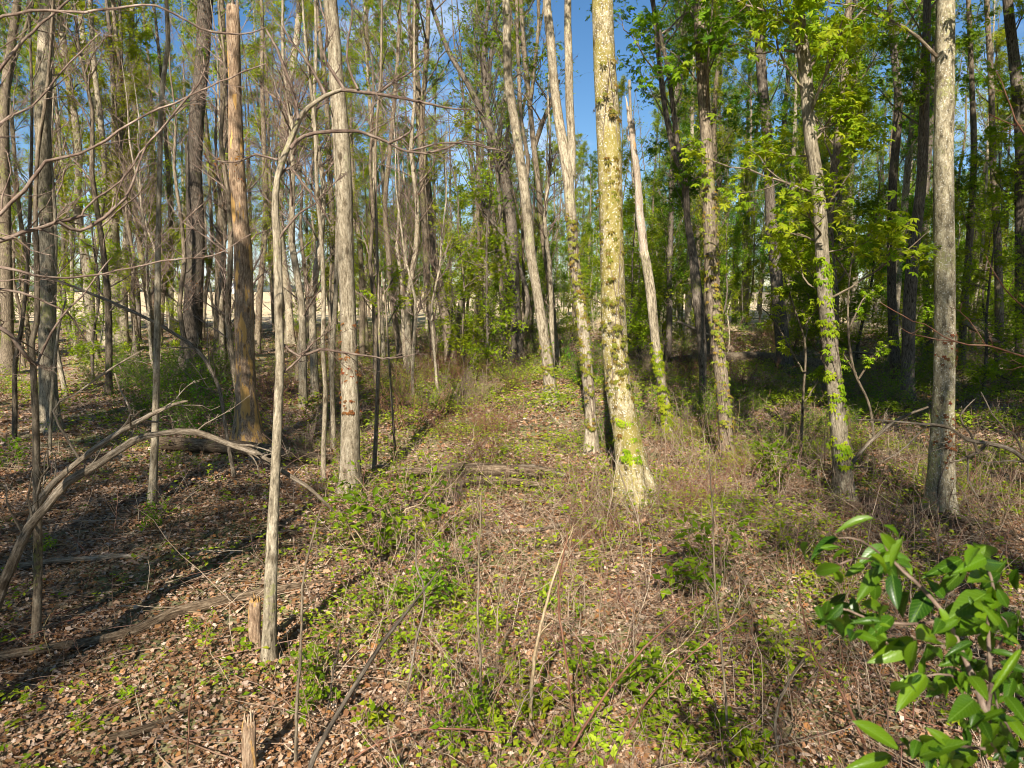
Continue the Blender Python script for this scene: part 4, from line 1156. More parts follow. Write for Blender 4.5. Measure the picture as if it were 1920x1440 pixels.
# ------------------------------------------------------------------ foreground bush, close to the lens
def near_bush():
    rng = np.random.default_rng(61)
    D = 1.12
    def c(x, y): return 1350 + x / 2.667, 900 + y / 2.667
    b = at(1880, 1500, D); base = np.array([b[0], b[1], float(th(b[0], b[1]))])
    e = empty('leafy_bush', base)
    tag(e, 'glossy green bush with large oval leaves close to the camera in the bottom right corner', 'bush')
    mb = MB()
    def path(pts, w0, w1, D=D, root=False):
        n = len(pts)
        P, R = traced_path([(*c(x, y), w0 + (w1 - w0) * i / (n - 1)) for i, (x, y) in enumerate(pts)], D, rng)
        if root:
            P = np.vstack([[base[0] + rng.normal(0, .03), base[1] + rng.normal(0, .03), base[2] - .03], P[0] * .4 + base * .6, P]); R = np.concatenate([[R[0] * 1.3, R[0] * 1.15], R])
        P, R = catmull(P, R, .02); tubes(mb, P, R, 8)
    path([(1430, 1560), (1380, 1350), (1330, 1180), (1260, 980), (1200, 840), (1140, 700), (1010, 540), (870, 410), (800, 270)], 16, 4, root=True)
    path([(1330, 1180), (1355, 1050), (1350, 930), (1340, 700), (1370, 560), (1330, 420), (1290, 330)], 9, 4)
    path([(1200, 840), (1100, 800), (985, 795)], 5, 3)
    path([(1140, 700), (950, 720), (760, 700), (640, 650), (560, 640)], 6, 3)
    path([(1300, 1080), (1150, 975), (1030, 980)], 5, 3)
    path([(1350, 900), (1440, 740), (1400, 680)], 4, 3)
    path([(870, 410), (700, 390), (600, 420)], 4, 3)
    path([(870, 420), (700, 300), (590, 290)], 4, 2)
    path([(1380, 1350), (1200, 1330), (1000, 1300), (850, 1330), (660, 1210)], 6, 3)
    path([(1400, 1400), (1450, 1250), (1400, 1180), (1360, 1000)], 6, 3)
    mb.build('stem', M['twig'], e, origin=base)
    L = [(770, 190, 585, 225, 55), (815, 225, 955, 290, 30), (590, 290, 465, 345, 40), (440, 310, 393, 400, 45), (800, 265, 905, 380, 62), (835, 330, 705, 395, 115),
         (610, 435, 440, 460, 62), (640, 350, 510, 405, 30), (880, 410, 975, 425, 50), (885, 420, 900, 525, 62), (795, 440, 708, 575, 62), (860, 470, 880, 620, 92), (775, 500, 780, 615, 60),
         (1045, 555, 970, 695, 85), (590, 640, 478, 690, 60), (580, 640, 540, 765, 50), (635, 665, 620, 765, 45), (650, 635, 745, 665, 40), (980, 795, 1143, 760, 115), (965, 790, 795, 915, 95),
         (985, 800, 920, 965, 62), (1035, 815, 1050, 960, 95), (1095, 640, 1155, 730, 55), (1235, 435, 1085, 570, 85), (1210, 395, 1070, 460, 45), (1275, 320, 1422, 425, 66), (1405, 465, 1290, 540, 75),
         (1325, 570, 1185, 650, 95), (1385, 655, 1265, 745, 75), (1385, 545, 1450, 645, 62), (1440, 740, 1525, 775, 75), (1030, 975, 898, 1105, 75), (1180, 950, 1070, 1060, 75), (1200, 970, 1235, 1075, 55),
         (1330, 905, 1235, 955, 50), (1350, 860, 1490, 870, 50), (1400, 910, 1530, 950, 66), (1355, 1000, 1390, 1130, 55), (1400, 1220, 1285, 1330, 66), (1270, 1100, 1190, 1160, 45), (660, 1205, 930, 1340, 95),
         (860, 1380, 650, 1440, 70), (1060, 1315, 1035, 1430, 75), (1280, 1360, 1110, 1440, 70), (1490, 1360, 1500, 1470, 70), (1160, 690, 1290, 650, 60), (1000, 540, 1090, 620, 60), (700, 700, 820, 760, 60),
         (1130, 760, 1180, 880, 55), (950, 560, 860, 700, 70), (720, 420, 640, 470, 40), (700, 620, 860, 640, 50), (1250, 980, 1330, 1060, 60), (1370, 760, 1290, 870, 70), (1240, 870, 1120, 920, 55),
         (1430, 1080, 1520, 1180, 70), (1330, 1180, 1230, 1230, 70), (1160, 1330, 1060, 1250, 60), (760, 720, 790, 830, 70), (1440, 1180, 1530, 1290, 70), (1480, 660, 1530, 720, 60), (1120, 590, 1060, 510, 50),
         (560, 430, 630, 540, 40), (500, 340, 600, 330, 35), (1370, 520, 1290, 470, 55), (930, 830, 820, 790, 50), (1080, 1000, 1170, 1100, 60), (1000, 1380, 1180, 1300, 70), (1400, 1330, 1520, 1400, 80)]
    for (x, y) in [(1140, 700), (1200, 840), (870, 410), (1340, 700), (1340, 560), (1300, 400), (1260, 980), (1330, 1180), (760, 700), (1000, 980), (1440, 740), (1000, 1310), (1400, 1180), (1440, 1000), (600, 640), (1120, 1350), (1390, 1330)]:
        for q in range(12):
            an = rng.uniform(0, 6.28); ll = rng.uniform(80, 150)
            L.append((x + rng.normal(0, 55), y + rng.normal(0, 55), x + math.cos(an) * ll, y + abs(math.sin(an)) * ll * .9 - 15, rng.uniform(40, 66)))
    lm = MB()
    fwd = np.array([0, 1.0, 0])
    for (x0, y0, x1, y1, wd) in L:
        q_ = 1.04 if wd > 30 and math.hypot(x1 - x0, y1 - y0) > 0 and (x0 == int(x0)) else .85
        d0 = D + rng.uniform(-.13, .16)
        A = at(*c(x0, y0), d0); Bq = at(*c(x1, y1), d0 + rng.uniform(-.05, .05))
        d = Bq - A; ln = np.linalg.norm(d)
        toc = np.array([0, 0, CAMH]) - A; toc /= np.linalg.norm(toc)
        nn = toc + np.array([0, 0, .45]) + rng.normal(0, .28, 3)
        wf = wd / (math.hypot(x1 - x0, y1 - y0)) / .47
        leaves(lm, BIG, basis(d[None], nn[None]), A[None], np.array([[ln * min(wf, 1.1) * q_ * .84, ln * q_, ln * q_]]))
    lm.build('leaves', M['lbush'], e, origin=base)
near_bush()

# ------------------------------------------------------------------ background trees, one object each
REG = [(-999, 80, 'left of the smooth pale trunk'), (80, 200, 'between the smooth trunk and forked tree'),
       (200, 360, 'between the broad forked tree and thick dark trunk'), (360, 520, 'between thick dark trunk and curved sapling'),
       (520, 650, 'between curved sapling and tall pale trunk'), (650, 830, 'between tall pale trunk and kinked trunk'),
       (830, 1000, 'between kinked and leaning grey trunks'), (1000, 1145, 'between leaning grey and mossy trunks'),
       (1145, 1335, 'between mossy trunk and dappled tree'), (1335, 1545, 'between dappled tree and leafy maple'),
       (1545, 1770, 'between leafy maple and ivy-ringed trunk'), (1770, 2999, 'right of the ivy-ringed trunk')]
def depthword(y):
    return 'nearby' if y < 18 else 'midway back' if y < 30 else 'farther back' if y < 48 else 'far back'
def region(x, y):
    px = 960 + FPX * x / max(1, y)
    for a, b, t in REG:
        if a <= px < b:
            return t
def proto(name, seed, H, r0, mat, lmat, twig, crown, kink=.12, k=9, fork=0):
    rng = np.random.default_rng(seed)
    n = 9
    z = np.linspace(-.2, H, n)
    xy = np.cumsum(rng.normal(0, kink, (n, 2)), 0); xy -= xy[0]
    P = np.concatenate([xy, z[:, None]], 1)
    R = r0 * (1 - np.linspace(0, 1, n)) ** .75 + .006
    mb = MB()
    PP, RR = stem(mb, P, R, k, .6, .4, 4, rng)
    if fork:
        f = 2 + int(rng.integers(0, 2))
        Q = P[f:].copy(); Q[:, 0] += np.linspace(0, 1, len(Q)) ** .8 * rng.choice([-1, 1]) * rng.uniform(1, 2); Q[:, 1] += np.linspace(0, 1, len(Q)) * rng.normal(0, .8)
        stem(mb, Q, R[f:] * .8, k, .6, 0, 4, rng)
    tr = mb.build('trunk', M[mat])
    bm, lm = crown_parts(PP, RR, rng=rng, **crown)
    br = bm.build('branches', M[twig])
    cr_ = lm.build('crown', M[lmat], smooth=False) if lm.n else None
    return [o for o in (tr, br, cr_) if o]
def place(parts, name, label, cat, group, x, y, rz, sc, sink=.05, kind=None):
    e = empty(name, (x, y, float(th(x, y)) - sink), rz)
    e.scale = (sc, sc, sc)
    tag(e, label, cat, group, kind)
    for p in parts:
        c = p.copy(); COL.objects.link(c); c.parent = e
        c.name = p['pn']
    return e
PROTO = []
def reg(parts, look):
    for p in parts:
        p['look'] = look
        p['pn'] = p.name.split('.')[0]
        PROTO.append(p)
    return parts
G = [reg(proto('g', 500 + i, 22, .15 + .03 * i, ['mid', 'dark', 'grey', 'mid', 'pale'][i], ['lfar', 'lgr', 'lfar', 'lyel', 'lgr'][i], 'mid',
               dict(zlo=1.8 + i * .5, zhi=21.5, nl=60, spread=2.7, nleaf=28000, lsize=.10, tmpl=OVATE, nsub=6, ntw=4, clump=.6, minr=.0035), fork=i % 2), ['leafy brown', 'dark forked', 'leafy grey', 'yellow-green forked', 'pale leafy'][i]) for i in range(5)]
S = [reg(proto('s', 520 + i, 20, .075 + .022 * i, ['grey', 'mid', 'mid', 'dark'][i], 'lyel', 'twig',
               dict(zlo=2.4, zhi=19.5, nl=36, spread=2.2, nleaf=15000, lsize=.09, tmpl=OVATE, nsub=5, ntw=3, el=(.7, 1.2), clump=.7, minr=.003), fork=i % 2), ['slim grey', 'slim forked', 'slim brown', 'slim dark forked'][i]) for i in range(4)]
Bp = [reg(proto('b', 540 + i, 9, .05 + .015 * i, ['grey', 'mid', 'pale'][i], 'lred', 'twig',
                dict(zlo=1.6, zhi=8.8, nl=36, spread=1.7, nleaf=500, lsize=.04, tmpl=OVATE, nsub=6, ntw=5, el=(.5, 1.1), minr=.003), kink=.1), ['bare grey', 'bare brown', 'bare pale'][i]) for i in range(3)]
U = [reg(proto('u', 560 + i, 6.5, .03 + .008 * i, ['mid', 'grey', 'dark'][i], ['lyel', 'lfar', 'lnear'][i], 'mid',
               dict(zlo=.5, zhi=6.3, nl=36, spread=1.3, nleaf=3600, lsize=.08, tmpl=MAPLE, nsub=4, ntw=4, el=(.1, .7), clump=.6, minr=.003), kink=.09), ['yellow-green', 'green', 'bright green'][i]) for i in range(3)]
def shrubproto(seed, H, nst, lmat, tmat, nleaf, lsize, spread=.5, tm=OVATE):
    rng = np.random.default_rng(seed)
    N = nst
    a = rng.uniform(0, 6.28, N); e = rng.uniform(.7, 1.45, N)
    d = np.stack([np.cos(a) * np.cos(e), np.sin(a) * np.cos(e), np.sin(e)], -1)
    st = np.stack([rng.normal(0, spread * .3, N), rng.normal(0, spread * .3, N), np.full(N, -.05)], -1)
    P = curve_from(st, d, H * rng.uniform(.5, 1.1, N), 9, rng, -.12, .05)
    Rr = (.004 + .004 * rng.random(N))[:, None] * np.linspace(1, .3, 9)[None]
    mb = MB(); tubes(mb, P, Rr, 5)
    S1, R1 = ramify(P, Rr, 6, .2, .35, 5, rng, (.4, 1.0), .1, .08, .6); tubes(mb, S1, np.maximum(R1, .0018), 3)
    S2, R2 = ramify(S1, R1, 4, .2, .5, 4, rng, (.4, 1.0), .05, .08, .6); tubes(mb, S2, np.maximum(R2, .0014), 3)
    out = [mb.build('stems', M[tmat])]
    if nleaf:
        lm = MB(); T, B = leaf_on(rng, S2, nleaf, .03, .1, .5); leaves(lm, tm, B, T, lsize * rng.uniform(.5, 1.3, nleaf)); out.append(lm.build('leaves', M[lmat], smooth=False))
    return out
SH = [reg(shrubproto(600 + i, [1.3, 1.7, 1.1][i], [16, 20, 14][i], ['lgr', 'lfar', 'cover'][i], 'twig', [1300, 1500, 900][i], .055), ['dark green', 'green', 'pale green'][i]) for i in range(3)]
BR = [reg(shrubproto(620 + i, [1.2, 1.5, .9][i], [22, 22, 26][i], 'lyel', ['twig', 'red', 'straw'][i], [90, 120, 60][i], .04), ['purplish', 'reddish', 'straw-coloured'][i]) for i in range(3)]
SD = [reg(shrubproto(640 + i, [.45, .6, .35][i], [5, 6, 4][i], ['cover', 'lfar', 'lnear'][i], 'straw', [120, 260, 80][i], [.06, .06, .07][i], .15), '') for i in range(3)]

rb = random.Random(7)
TAKEN = [(o.location.x, o.location.y) for o in SC.objects if o.parent is None and o.get('category') == 'tree']
def far_enough(x, y, d):
    return all((x - a) ** 2 + (y - b) ** 2 > d * d for a, b in TAKEN)
def scatter(n, gen, md, protos, name, what, cat, grp, smin=.85, smax=1.2, sink=.05, tries=40):
    c = 0
    for _ in range(n * tries):
        if c >= n: break
        r = gen()
        if r is None: continue
        x, y = r
        if md and not far_enough(x, y, md): continue
        pxx = 960 + FPX * x / y
        if name.endswith('sapling') and (y < 18 and 840 < pxx < 1180 or y < 14 and pxx < 430): continue
        if y < 45 and name.endswith('tree') and (1160 < pxx < 1225 or 1345 < pxx < 1430 or 1000 < pxx < 1180): continue
        if md: TAKEN.append((x, y))
        rg = region(x, y)
        pr = rb.choice(protos); dw = depthword(y)
        place(pr, name, f'{pr[0]["look"]} {what}, {dw}, {rg}', cat, f'{grp} {rg}', x, y, rb.uniform(0, 6.28), rb.uniform(smin, smax), sink)
        c += 1
def wedge(d0, d1, px0, px1, p=1.0):
    def f():
        u = rb.random()
        D = (d0 ** 2 + (d1 ** 2 - d0 ** 2) * u) ** .5 if p == 1 else d0 + (d1 - d0) * u ** p
        px = rb.uniform(px0, px1)
        return (px - 960) / FPX * D, D
    return f
def leftw(d0, d1, px0, px1):
    g = wedge(d0, d1, px0, px1)
    def f():
        x, y = g()
        return (x, y) if y < 46 - .25 * x else None
    return f
scatter(40, leftw(21, 56, -180, 700), 1.3, S, 'slim_tree', 'tree', 'tree', 'slim background trees')
scatter(12, leftw(26, 56, -180, 800), 1.2, G[:4:1], 'leafy_tree', 'tree', 'tree', 'leafy background trees', .6, .95)
scatter(20, wedge(20, 60, 640, 1250), 1.3, S, 'slim_tree', 'tree', 'tree', 'slim background trees', .6, 1.0)
scatter(60, wedge(22, 75, 640, 1250), 1.4, G, 'leafy_tree', 'tree', 'tree', 'leafy background trees', .35, .62)
scatter(74, wedge(17, 75, 1230, 2150), 1.4, G, 'leafy_tree', 'tree', 'tree', 'leafy background trees', .6, 1.05)
scatter(34, wedge(25, 62, 850, 2000), 1.2, S, 'slim_tree', 'tree', 'tree', 'slim background trees', .6, 1.0)
scatter(60, wedge(60, 110, 1000, 2000), 1.5, G, 'leafy_tree', 'tree', 'tree', 'leafy background trees', .5, .85)
scatter(70, wedge(55, 120, 560, 2150), 1.5, G, 'leafy_tree', 'tree', 'tree', 'leafy background trees', .45, .75)
scatter(20, wedge(9, 26, -100, 800), .7, Bp, 'bare_sapling', 'sapling', 'sapling', 'bare saplings')
scatter(6, wedge(11, 30, 650, 1050), .7, Bp, 'bare_sapling', 'sapling', 'sapling', 'bare saplings', .6, 1.0)
scatter(9, leftw(16, 36, -50, 700), .7, U, 'leafy_sapling', 'leafy sapling', 'sapling', 'leafy saplings', .6, 1.0)
scatter(85, wedge(17, 50, 820, 2050), .7, U, 'leafy_sapling', 'leafy sapling', 'sapling', 'leafy saplings', .7, 1.2)
scatter(22, wedge(11, 22, 150, 420), .5, SH[:2], 'green_shrub', 'leafy shrub', 'shrub', 'low green shrubs', .6, 1.1)
scatter(18, wedge(9, 17, 1150, 1640), .4, SH, 'green_shrub', 'leafy shrub', 'shrub', 'low green shrubs', .4, .8)
scatter(80, wedge(14, 40, 500, 2000), .4, SH, 'green_shrub', 'leafy shrub', 'shrub', 'low green shrubs', .5, 1.0)
scatter(90, wedge(13, 40, 300, 2000), .3, BR, 'twiggy_shrub', 'twiggy bush', 'shrub', 'bare twiggy bushes', .7, 1.2)
scatter(40, wedge(8, 22, 480, 960), .3, BR[:2], 'twiggy_shrub', 'twiggy bush', 'shrub', 'bare twiggy bushes', .6, 1.0)
scatter(26, wedge(5, 12, 1100, 1900), .3, BR[:2], 'twiggy_shrub', 'twiggy bush', 'shrub', 'bare twiggy bushes', .35, .65)

# individual leafy seedlings in the foreground
SEEDL = [(700, 1010, 1, 1.3, 'leafy shrublet among the sticks right of the curved sapling'), (760, 960, 1, 1.2, 'leafy shrublet below the pale trunk'), (820, 1010, 0, 1.2, 'bright leafy plant left of centre, in front of the log pile'),
         (850, 1090, 1, 1.0, 'dark leaved plant in front of the log pile'), (1040, 1130, 0, .9, 'green plant beside the tall red cane'), (1000, 1330, 2, .9, 'leafy plant at the foot of the red cane'),
         (1180, 1300, 1, 1.0, 'leafy plant in the bottom centre right'), (1250, 1270, 0, .9, 'leafy plant right of bottom centre'), (1450, 1230, 0, 1.0, 'leafy plant left of the glossy bush'),
         (1400, 1400, 2, 1.0, 'broad leaved seedling at the bottom edge, left of the glossy bush'), (700, 1350, 2, .8, 'broad leaved seedling by the black leaning pole'), (820, 1270, 0, .8, 'green seedling right of the black leaning pole'),
         (600, 1290, 1, .7, 'green seedling right of the curved sapling foot'), (860, 1360, 1, .7, 'green seedling at the bottom centre'), (1340, 1090, 1, 1.2, 'dark green low bush in front of the dappled tree'),
         (1460, 900, 1, 1.3, 'dark leaved plant between the dappled tree and the leafy maple'), (1480, 1020, 0, 1.0, 'leafy stem left of the glossy bush top'), (330, 850, 0, .6, 'small green seedling behind the arched branch'),
         (90, 1015, 0, .6, 'green tuft at the left foreground sapling'), (300, 965, 1, .6, 'dark tuft at the foot of the slim wavy sapling'), (370, 1165, 0, .4, 'tiny seedling on the long rotting log'),
         (150, 1345, 2, .4, 'tiny seedling at the bottom left'), (240, 1290, 2, .4, 'tiny seedling above the bottom left branch'), (12, 860, 1, .9, 'green tuft at the left edge'), (900, 1170, 0, .9, 'plant beneath the slender centre stem'),
         (770, 1140, 1, .8, 'plant behind the black leaning pole'), (1100, 1400, 0, .8, 'seedling at the bottom edge right of the red cane'), (1290, 1390, 2, .7, 'seedling at the bottom edge below the brambles'), (960, 1250, 2, .7, 'seedling left of the red cane'), (1560, 1100, 0, .9, 'seedling behind the glossy bush')]
for i, (px, py, k, s, lab) in enumerate(SEEDL):
    D = hit(px, py + 25); p = at(px, py + 25, D)
    place(SD[k], 'seedling', lab, 'plant', None, p[0], D, rb.uniform(0, 6), s * rb.uniform(1.0, 1.2) * (1.12 if k == 1 else 1), .01)
for p in PROTO:
    bpy.data.objects.remove(p)

# ------------------------------------------------------------------ trees behind the viewpoint (they cast the shade on the floor)
def behind():
    rng = np.random.default_rng(71)
    spots = [(-6.1, -4.4, 15, 5000, 5), (-8.0, -10.6, 17, 6000, 5), (-9.0, -8.0, 18, 6000, 5), (-12, -1.0, 16, 5000, 5), (-8.6, 1.2, 15, 3500, 5), (-9.0, -15, 17, 5000, 5), (-5.2, 3.6, 13, 900, 5), (-6.0, -1.4, 13, 2600, 5),
             (-7.0, -17, 18, 3500, 8), (-9.8, 4.8, 15, 5000, 5), (-13, 8, 16, 6000, 5), (-10.5, -4, 17, 6000, 5),
             (3.3, 2.0, 16, 9000, 8.8), (5.2, 0.4, 17, 12000, 10.2), (7.0, 3.8, 16, 14000, 6), (8.5, 5.8, 17, 14000, 5), (11.5, 8.6, 18, 12000, 5), (9.2, 1.0, 18, 12000, 7), (14, 4.0, 17, 12000, 5), (13.0, -4.0, 18, 12000, 5),
             (1.5, -13, 15, 1800, 5), (1.0, -8.6, 13, 900, 5), (-1.0, -11.5, 14, 1000, 5), (3.6, -8.8, 14, 1500, 5), (2.9, -4.5, 14, 900, 5), (5.6, 3.2, 16, 9000, 9.2), (4.6, -3.5, 19, 9000, 14), (17, 9.0, 17, 12000, 5), (8.3, 7.6, 16, 16000, 5), (10.5, 12, 17, 16000, 5), (8.8, -1.2, 17, 14000, 7), (11, 4.5, 18, 16000, 5), (15, 12.5, 18, 16000, 5)]
    for i, (x, y, H, nl, zl) in enumerate(spots):
        parts = proto('t', 800 + i, H, rng.uniform(.10, .17), 'mid', 'lfar', 'mid', dict(zlo=zl, zhi=H - .3, nl=34, spread=2.8, nleaf=nl, lsize=.15, tmpl=OVATE, clump=.6), k=12)
        e = empty('tree', (x, y, float(th(x, y))))
        tag(e, 'tall tree standing outside the picture that throws shade on the forest floor', 'tree', 'trees outside the picture')
        for p in parts: p.parent = e
behind()

# ------------------------------------------------------------------ foreground stems and canes
def cane(name, label, cat, pts, D, mat, seed, tw=0, group=None):
    rng = np.random.default_rng(seed)
    P, R = traced_path(pts, D, rng, .015)
    R = R * (.72 if mat == 'red' else .9)
    P[1:-1] += rng.normal(0, .006, P[1:-1].shape)
    P[0, 2] = min(P[0, 2], float(th(P[0, 0], P[0, 1])) - .02)
    P2, R2 = catmull(P, R, .05)
    mb = MB(); tubes(mb, P2 + rng.normal(0, .002, P2.shape), R2, 7)
    if tw:
        ii = np.linspace(0, len(P2) - 1, 10)
        Q = np.stack([np.interp(ii, np.arange(len(P2)), P2[:, c]) for c in range(3)], -1)[None]; QR = np.interp(ii, np.arange(len(P2)), R2)[None]
        S1, R1 = ramify(Q, QR, tw, .2, .2, 5, rng, (.3, .8), .1, .07, .6); tubes(mb, S1, np.maximum(R1, .0012), 4)
    o = mb.build(name, M[mat], None, origin=P[0]); o.location = P[0]
    tag(o, label, cat, group)
CANES = [('cane', 'bright red-orange cane standing upright at the bottom centre', [(1080, 1400, 6), (1076, 1369, 6), (1061, 1237, 6), (1050, 1144, 6), (1050, 1069, 5), (1065, 1001, 3)], 'red', 4),
         ('dry_stalk', 'pale tan stem curving up beside the red cane', [(994, 1365, 8), (998, 1290, 8), (1003, 1219, 7), (1024, 1125, 6), (1050, 1050, 4), (1075, 990, 3)], 'straw', 2),
         ('thin_sapling', 'thin upright stem from the bottom edge right of the curved sapling', [(554, 1445, 8), (556, 1330, 7), (562, 1219, 6), (574, 1080, 5), (590, 1000, 4), (602, 950, 3)], 'mid', 2),
         ('thin_sapling', 'thin upright stem in the middle of the foreground left of the red cane', [(903, 1345, 6), (900, 1230, 6), (895, 1150, 5), (898, 1050, 4), (902, 930, 3)], 'mid', 2),
         ('thin_sapling', 'slender bent stem right of the black leaning pole', [(756, 1290, 5), (780, 1210, 5), (795, 1120, 4), (785, 1060, 4), (780, 1000, 3)], 'dead', 3),
         ('cane', 'reddish bramble arching up to the right in the bottom centre', [(1045, 1450, 7), (1100, 1360, 7), (1160, 1270, 6), (1240, 1190, 5), (1330, 1120, 3)], 'red', 3),
         ('cane', 'second reddish bramble crossing at the bottom right of centre', [(1140, 1440, 7), (1180, 1370, 6), (1225, 1300, 5), (1300, 1220, 4), (1400, 1150, 3)], 'red', 3),
         ('cane', 'low reddish bramble arching from the black leaning pole towards the red cane', [(640, 1430, 5), (720, 1385, 5), (800, 1370, 5), (880, 1366, 4), (960, 1375, 3)], 'red', 2),
         ('thin_sapling', 'tall thin stem right of the crossing brambles', [(1366, 1420, 6), (1358, 1300, 5), (1345, 1180, 5), (1340, 1080, 4), (1336, 950, 3), (1330, 860, 2)], 'mid', 4),
         ('thin_sapling', 'thin upright stem just left of the glossy bush', [(1462, 1430, 6), (1455, 1350, 6), (1480, 1280, 5), (1510, 1230, 4)], 'dead', 2),
         ('cane', 'dark red stem with a few leaves rising left of the glossy bush', [(1630, 1420, 9), (1600, 1350, 8), (1570, 1285, 7), (1530, 1240, 5), (1505, 1150, 4), (1498, 1100, 3)], 'red', 3),
         ('dry_stalk', 'pale stem behind the glossy bush', [(1695, 1340, 5), (1682, 1280, 5), (1650, 1200, 4), (1610, 1140, 3)], 'straw', 3),
         ('thin_sapling', 'dark thin stem leaning beside the curved sapling foot', [(610, 1320, 4), (625, 1240, 4), (640, 1190, 3)], 'dark', 2),
         ('cane', 'thin red cane left of the short bottom stump', [(350, 1440, 4), (362, 1310, 4), (380, 1230, 3), (402, 1160, 2)], 'red', 2),
         ('dry_stalk', 'thin bleached stick lying at the bottom left corner', [(15, 1340, 3), (60, 1370, 3), (100, 1395, 4), (135, 1420, 3)], 'dead', 0)]
for i, (nm, lab, pts, mat, tw) in enumerate(CANES):
    cane(nm, lab, 'sapling' if nm == 'thin_sapling' else 'stalk' if nm == 'dry_stalk' else 'cane', pts, min(hit(pts[0][0], pts[0][1]), 4.0), mat, 900 + i, tw)

# ------------------------------------------------------------------ stuff: leaf litter, ground cover, dry stalks
def pts_in(rng, n, d0, d1, dens=None, wide=.86):
    D = np.sqrt(rng.uniform(d0 ** 2, d1 ** 2, n)); x = rng.uniform(-wide, wide, n) * (D + .5)
    if dens is not None:
        k = rng.random(n) < dens(x, D); x, D = x[k], D[k]
    return x, D
def snoise(x, y, s, ph=0):
    return (np.sin(x * s + ph) * np.cos(y * s * .9 + ph * 1.7) + np.sin((x + y) * s * .73 + ph * 2.1) + np.sin((x * .6 - y) * s * 1.6 + ph)) / 3
def litter():
    rng = np.random.default_rng(81)
    mb = MB()
    for d0, d1, n, sz in ((1.0, 5, 60000, .038), (5, 10, 85000, .046), (10, 20, 80000, .068), (20, 45, 40000, .12)):
        x, y = pts_in(rng, n, d0, d1)
        z = th(x, y)
        N = len(x)
        nn = norm(rng.normal(0, .5, (N, 3)) + [0, 0, 1]); d = rng.normal(0, 1, (N, 3)); d[:, 2] *= .2
        B = basis(d, nn)
        S_ = sz * (rng.uniform(.55, 1.2, N) + (rng.random(N) < .08) * .6)[:, None] * np.stack([rng.uniform(.6, 1.1, N), rng.uniform(.8, 1.3, N), rng.uniform(.2, 1.6, N)], -1)
        T = np.stack([x, y, z + rng.uniform(.004, .045, N)], -1)
        which = rng.integers(0, 4, N)
        for q in range(4):
            k = which == q
            leaves(mb, LIT[q], B[k], T[k], S_[k])
    o = mb.build('leaf_litter', M['litter'], None, smooth=False)
    tag(o, 'dry tan and brown fallen leaves carpeting the forest floor', 'leaf litter', kind='stuff')
litter()
def px_of(x, y): return 960 + FPX * x / np.maximum(y, .5)
def gdens(x, y):
    p = px_of(x, y)
    base = np.where(p < 560, .10 + .10 * np.clip((y - 8) / 8, 0, 1), np.where(p < 700, .35, np.where(y < 7, .33, .62)))
    return np.clip(base * (1 + 2.2 * snoise(x, y, 1.9, .5) + 1.2 * snoise(x, y, 4.6, 2)), 0.0, 1)
def cover():
    rng = np.random.default_rng(83)
    lm = MB(); sm = MB()
    for d0, d1, n, sz, hh in ((1.3, 6, 5200, .040, .14), (6, 12, 10000, .042, .22), (12, 24, 22000, .06, .34), (24, 50, 7000, .09, .5)):
        x, y = pts_in(rng, n, d0, d1, gdens)
        if d1 <= 24:
            tk = np.array([t for t in TAKEN if d0 < t[1] < d1 and t[0] > -3 - 0 * t[1]])
            kk = int(min(1600, 28 * len(tk)))
            ii = rng.integers(0, len(tk), kk)
            an = rng.uniform(0, 6.28, kk); rr = .15 + np.abs(rng.normal(0, .25, kk))
            x = np.concatenate([x, tk[ii, 0] + np.cos(an) * rr]); y = np.concatenate([y, tk[ii, 1] + np.sin(an) * rr])
        N = len(x); z = th(x, y)
        m = 7
        top = np.stack([x, y, z + rng.uniform(.3, 1.0, N) * hh], -1)
        P = np.stack([np.stack([x, y, z - .01], -1), top + rng.normal(0, .01, (N, 3))], 1)
        P = np.stack([P[:, 0], (P[:, 0] + P[:, 1]) / 2 + rng.normal(0, .008, (N, 3)), P[:, 1]], 1)
        if d1 < 20:
            tubes(sm, P, np.full((N, 3), .0013), 3)
        T = np.repeat(top, m, 0) + rng.normal(0, sz * .6, (N * m, 3)) * [1.3, 1.3, .7]
        a = rng.uniform(0, 6.28, N * m)
        d = np.stack([np.cos(a), np.sin(a), rng.uniform(-.4, .5, N * m)], -1)
        nn = norm(rng.normal(0, .4, (N * m, 3)) + [0, 0, 1])
        leaves(lm, OVATE, basis(d, nn), T, sz * rng.uniform(.55, 1.5, N * m))
    tag(lm.build('ground_cover', M['cover'], None, smooth=False), 'yellow-green seedlings and low leaves springing through the litter', 'ground cover', kind='stuff')
    tag(sm.build('seedling_stems', M['straw'], None), 'thin stems of the low green seedlings', 'stems', kind='stuff')
cover()
def sdens(x, y):
    p = px_of(x, y)
    base = np.where(p < 560, .10, np.where(p < 760, .5, .95)) * np.where((p > 680) & (p < 1130) & (y > 9) & (y < 24), .22, 1)
    return np.clip(base * (1 + 1.3 * snoise(x, y, 1.3, 4)), 0.02, 1)
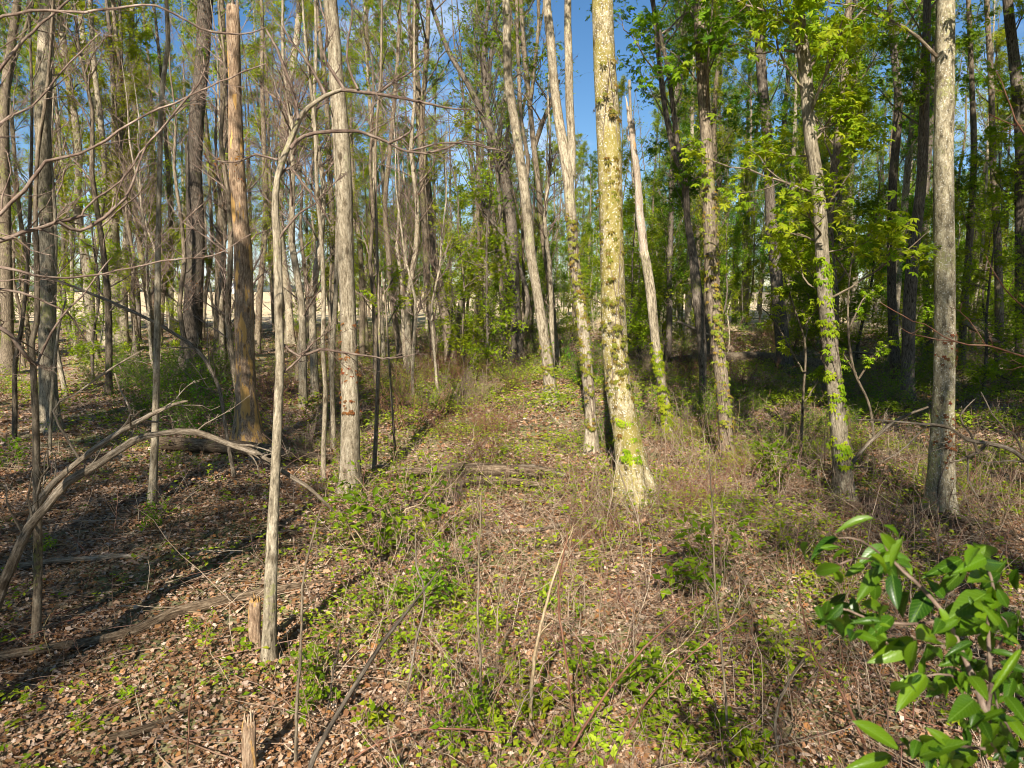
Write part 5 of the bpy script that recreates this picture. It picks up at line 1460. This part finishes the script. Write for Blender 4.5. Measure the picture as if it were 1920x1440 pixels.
def stalks():
    rng = np.random.default_rng(85)
    mb = MB()
    for d0, d1, n, r, hh in ((2.2, 10, 900, .0032, 1.15), (1.8, 6, 2000, .0029, .65), (6, 12, 5000, .0036, .7), (12, 26, 11000, .0036, .7), (26, 50, 5000, .007, 1.2)):
        x, y = pts_in(rng, n, d0, d1, sdens)
        N = len(x); st = np.stack([x, y, th(x, y) - .02], -1)
        a = rng.uniform(0, 6.28, N); e = rng.uniform(.45, 1.5, N)
        d = np.stack([np.cos(a) * np.cos(e), np.sin(a) * np.cos(e), np.sin(e)], -1)
        L = hh * rng.uniform(.25, 1.2, N)
        P = curve_from(st, d, L, 7, rng, -.18, .035)
        R = (r * rng.uniform(.6, 1.5, N))[:, None] * np.linspace(1, .4, 7)[None]
        tubes(mb, P, R, 4)
        k = rng.random(N) < .6
        S1, R1 = ramify(P[k], R[k], 2, .3, .4, 5, rng, (.3, .8), .05, .06, .7); tubes(mb, S1, np.maximum(R1, r * .4), 3)
    # tangled clumps
    for (px, py, n, hh) in ((1150, 985, 120, .7), (1260, 960, 120, .7), (1000, 985, 90, .6), (620, 985, 60, .5), (850, 1040, 90, .5), (1350, 1020, 120, .7), (1500, 950, 150, .8), (1650, 985, 120, .8),
                            (1080, 1160, 90, .55), (700, 1150, 80, .5), (900, 1260, 70, .45), (1250, 1150, 90, .55), (1180, 1350, 60, .4), (760, 1400, 60, .4), (1400, 1250, 80, .45), (1700, 900, 120, .8),
                            (1850, 980, 120, .8), (1440, 820, 120, .9), (640, 880, 70, .6), (560, 760, 70, .8), (780, 760, 90, .8), (700, 720, 90, .9)):
        n = int(n * (.35 if py < 1000 and px < 1050 else .6))
        D = hit(px, py); cx = at(px, py, D)[0]
        x = cx + rng.normal(0, .10 * D ** .7, n); y = D + rng.normal(0, .12 * D ** .7, n); st = np.stack([x, y, th(x, y) - .02], -1)
        aa = rng.uniform(0, 6.28, n); e = rng.uniform(.5, 1.5, n); d = np.stack([np.cos(aa) * np.cos(e), np.sin(aa) * np.cos(e), np.sin(e)], -1)
        P = curve_from(st, d, hh * rng.uniform(.5, 1.6, n), 9, rng, -.45, .03)
        R = (.0014 + .00022 * D) * rng.uniform(.6, 1.5, n)[:, None] * np.linspace(1, .4, 9)[None]
        tubes(mb, P, R, 4)
        S1, R1 = ramify(P, R, 3, .3, .4, 5, rng, (.3, .8), -.1, .06, .7); tubes(mb, S1, R1, 3)
    # sticks lying flat
    for d0, d1, n in ((1.3, 8, 1500), (8, 20, 2200)):
        x, y = pts_in(rng, n, d0, d1)
        N = len(x); st = np.stack([x, y, th(x, y) + .03], -1); a = rng.uniform(0, 6.28, N)
        d = np.stack([np.cos(a), np.sin(a), rng.uniform(-.02, .12, N)], -1)
        P = curve_from(st, d, rng.uniform(.1, .9, N), 6, rng, -.05, .03)
        P[:, :, 2] = np.maximum(P[:, :, 2], th(P[:, :, 0], P[:, :, 1]) + .012)
        tubes(mb, P, rng.uniform(.0015, .006, N)[:, None] * np.linspace(1, .5, 6)[None], 5)
    tag(mb.build('dry_stalks', M['stalk'], None), 'dry upright stalks and fallen twigs of last year tangled over the floor', 'dry stalks', kind='stuff')
stalks()
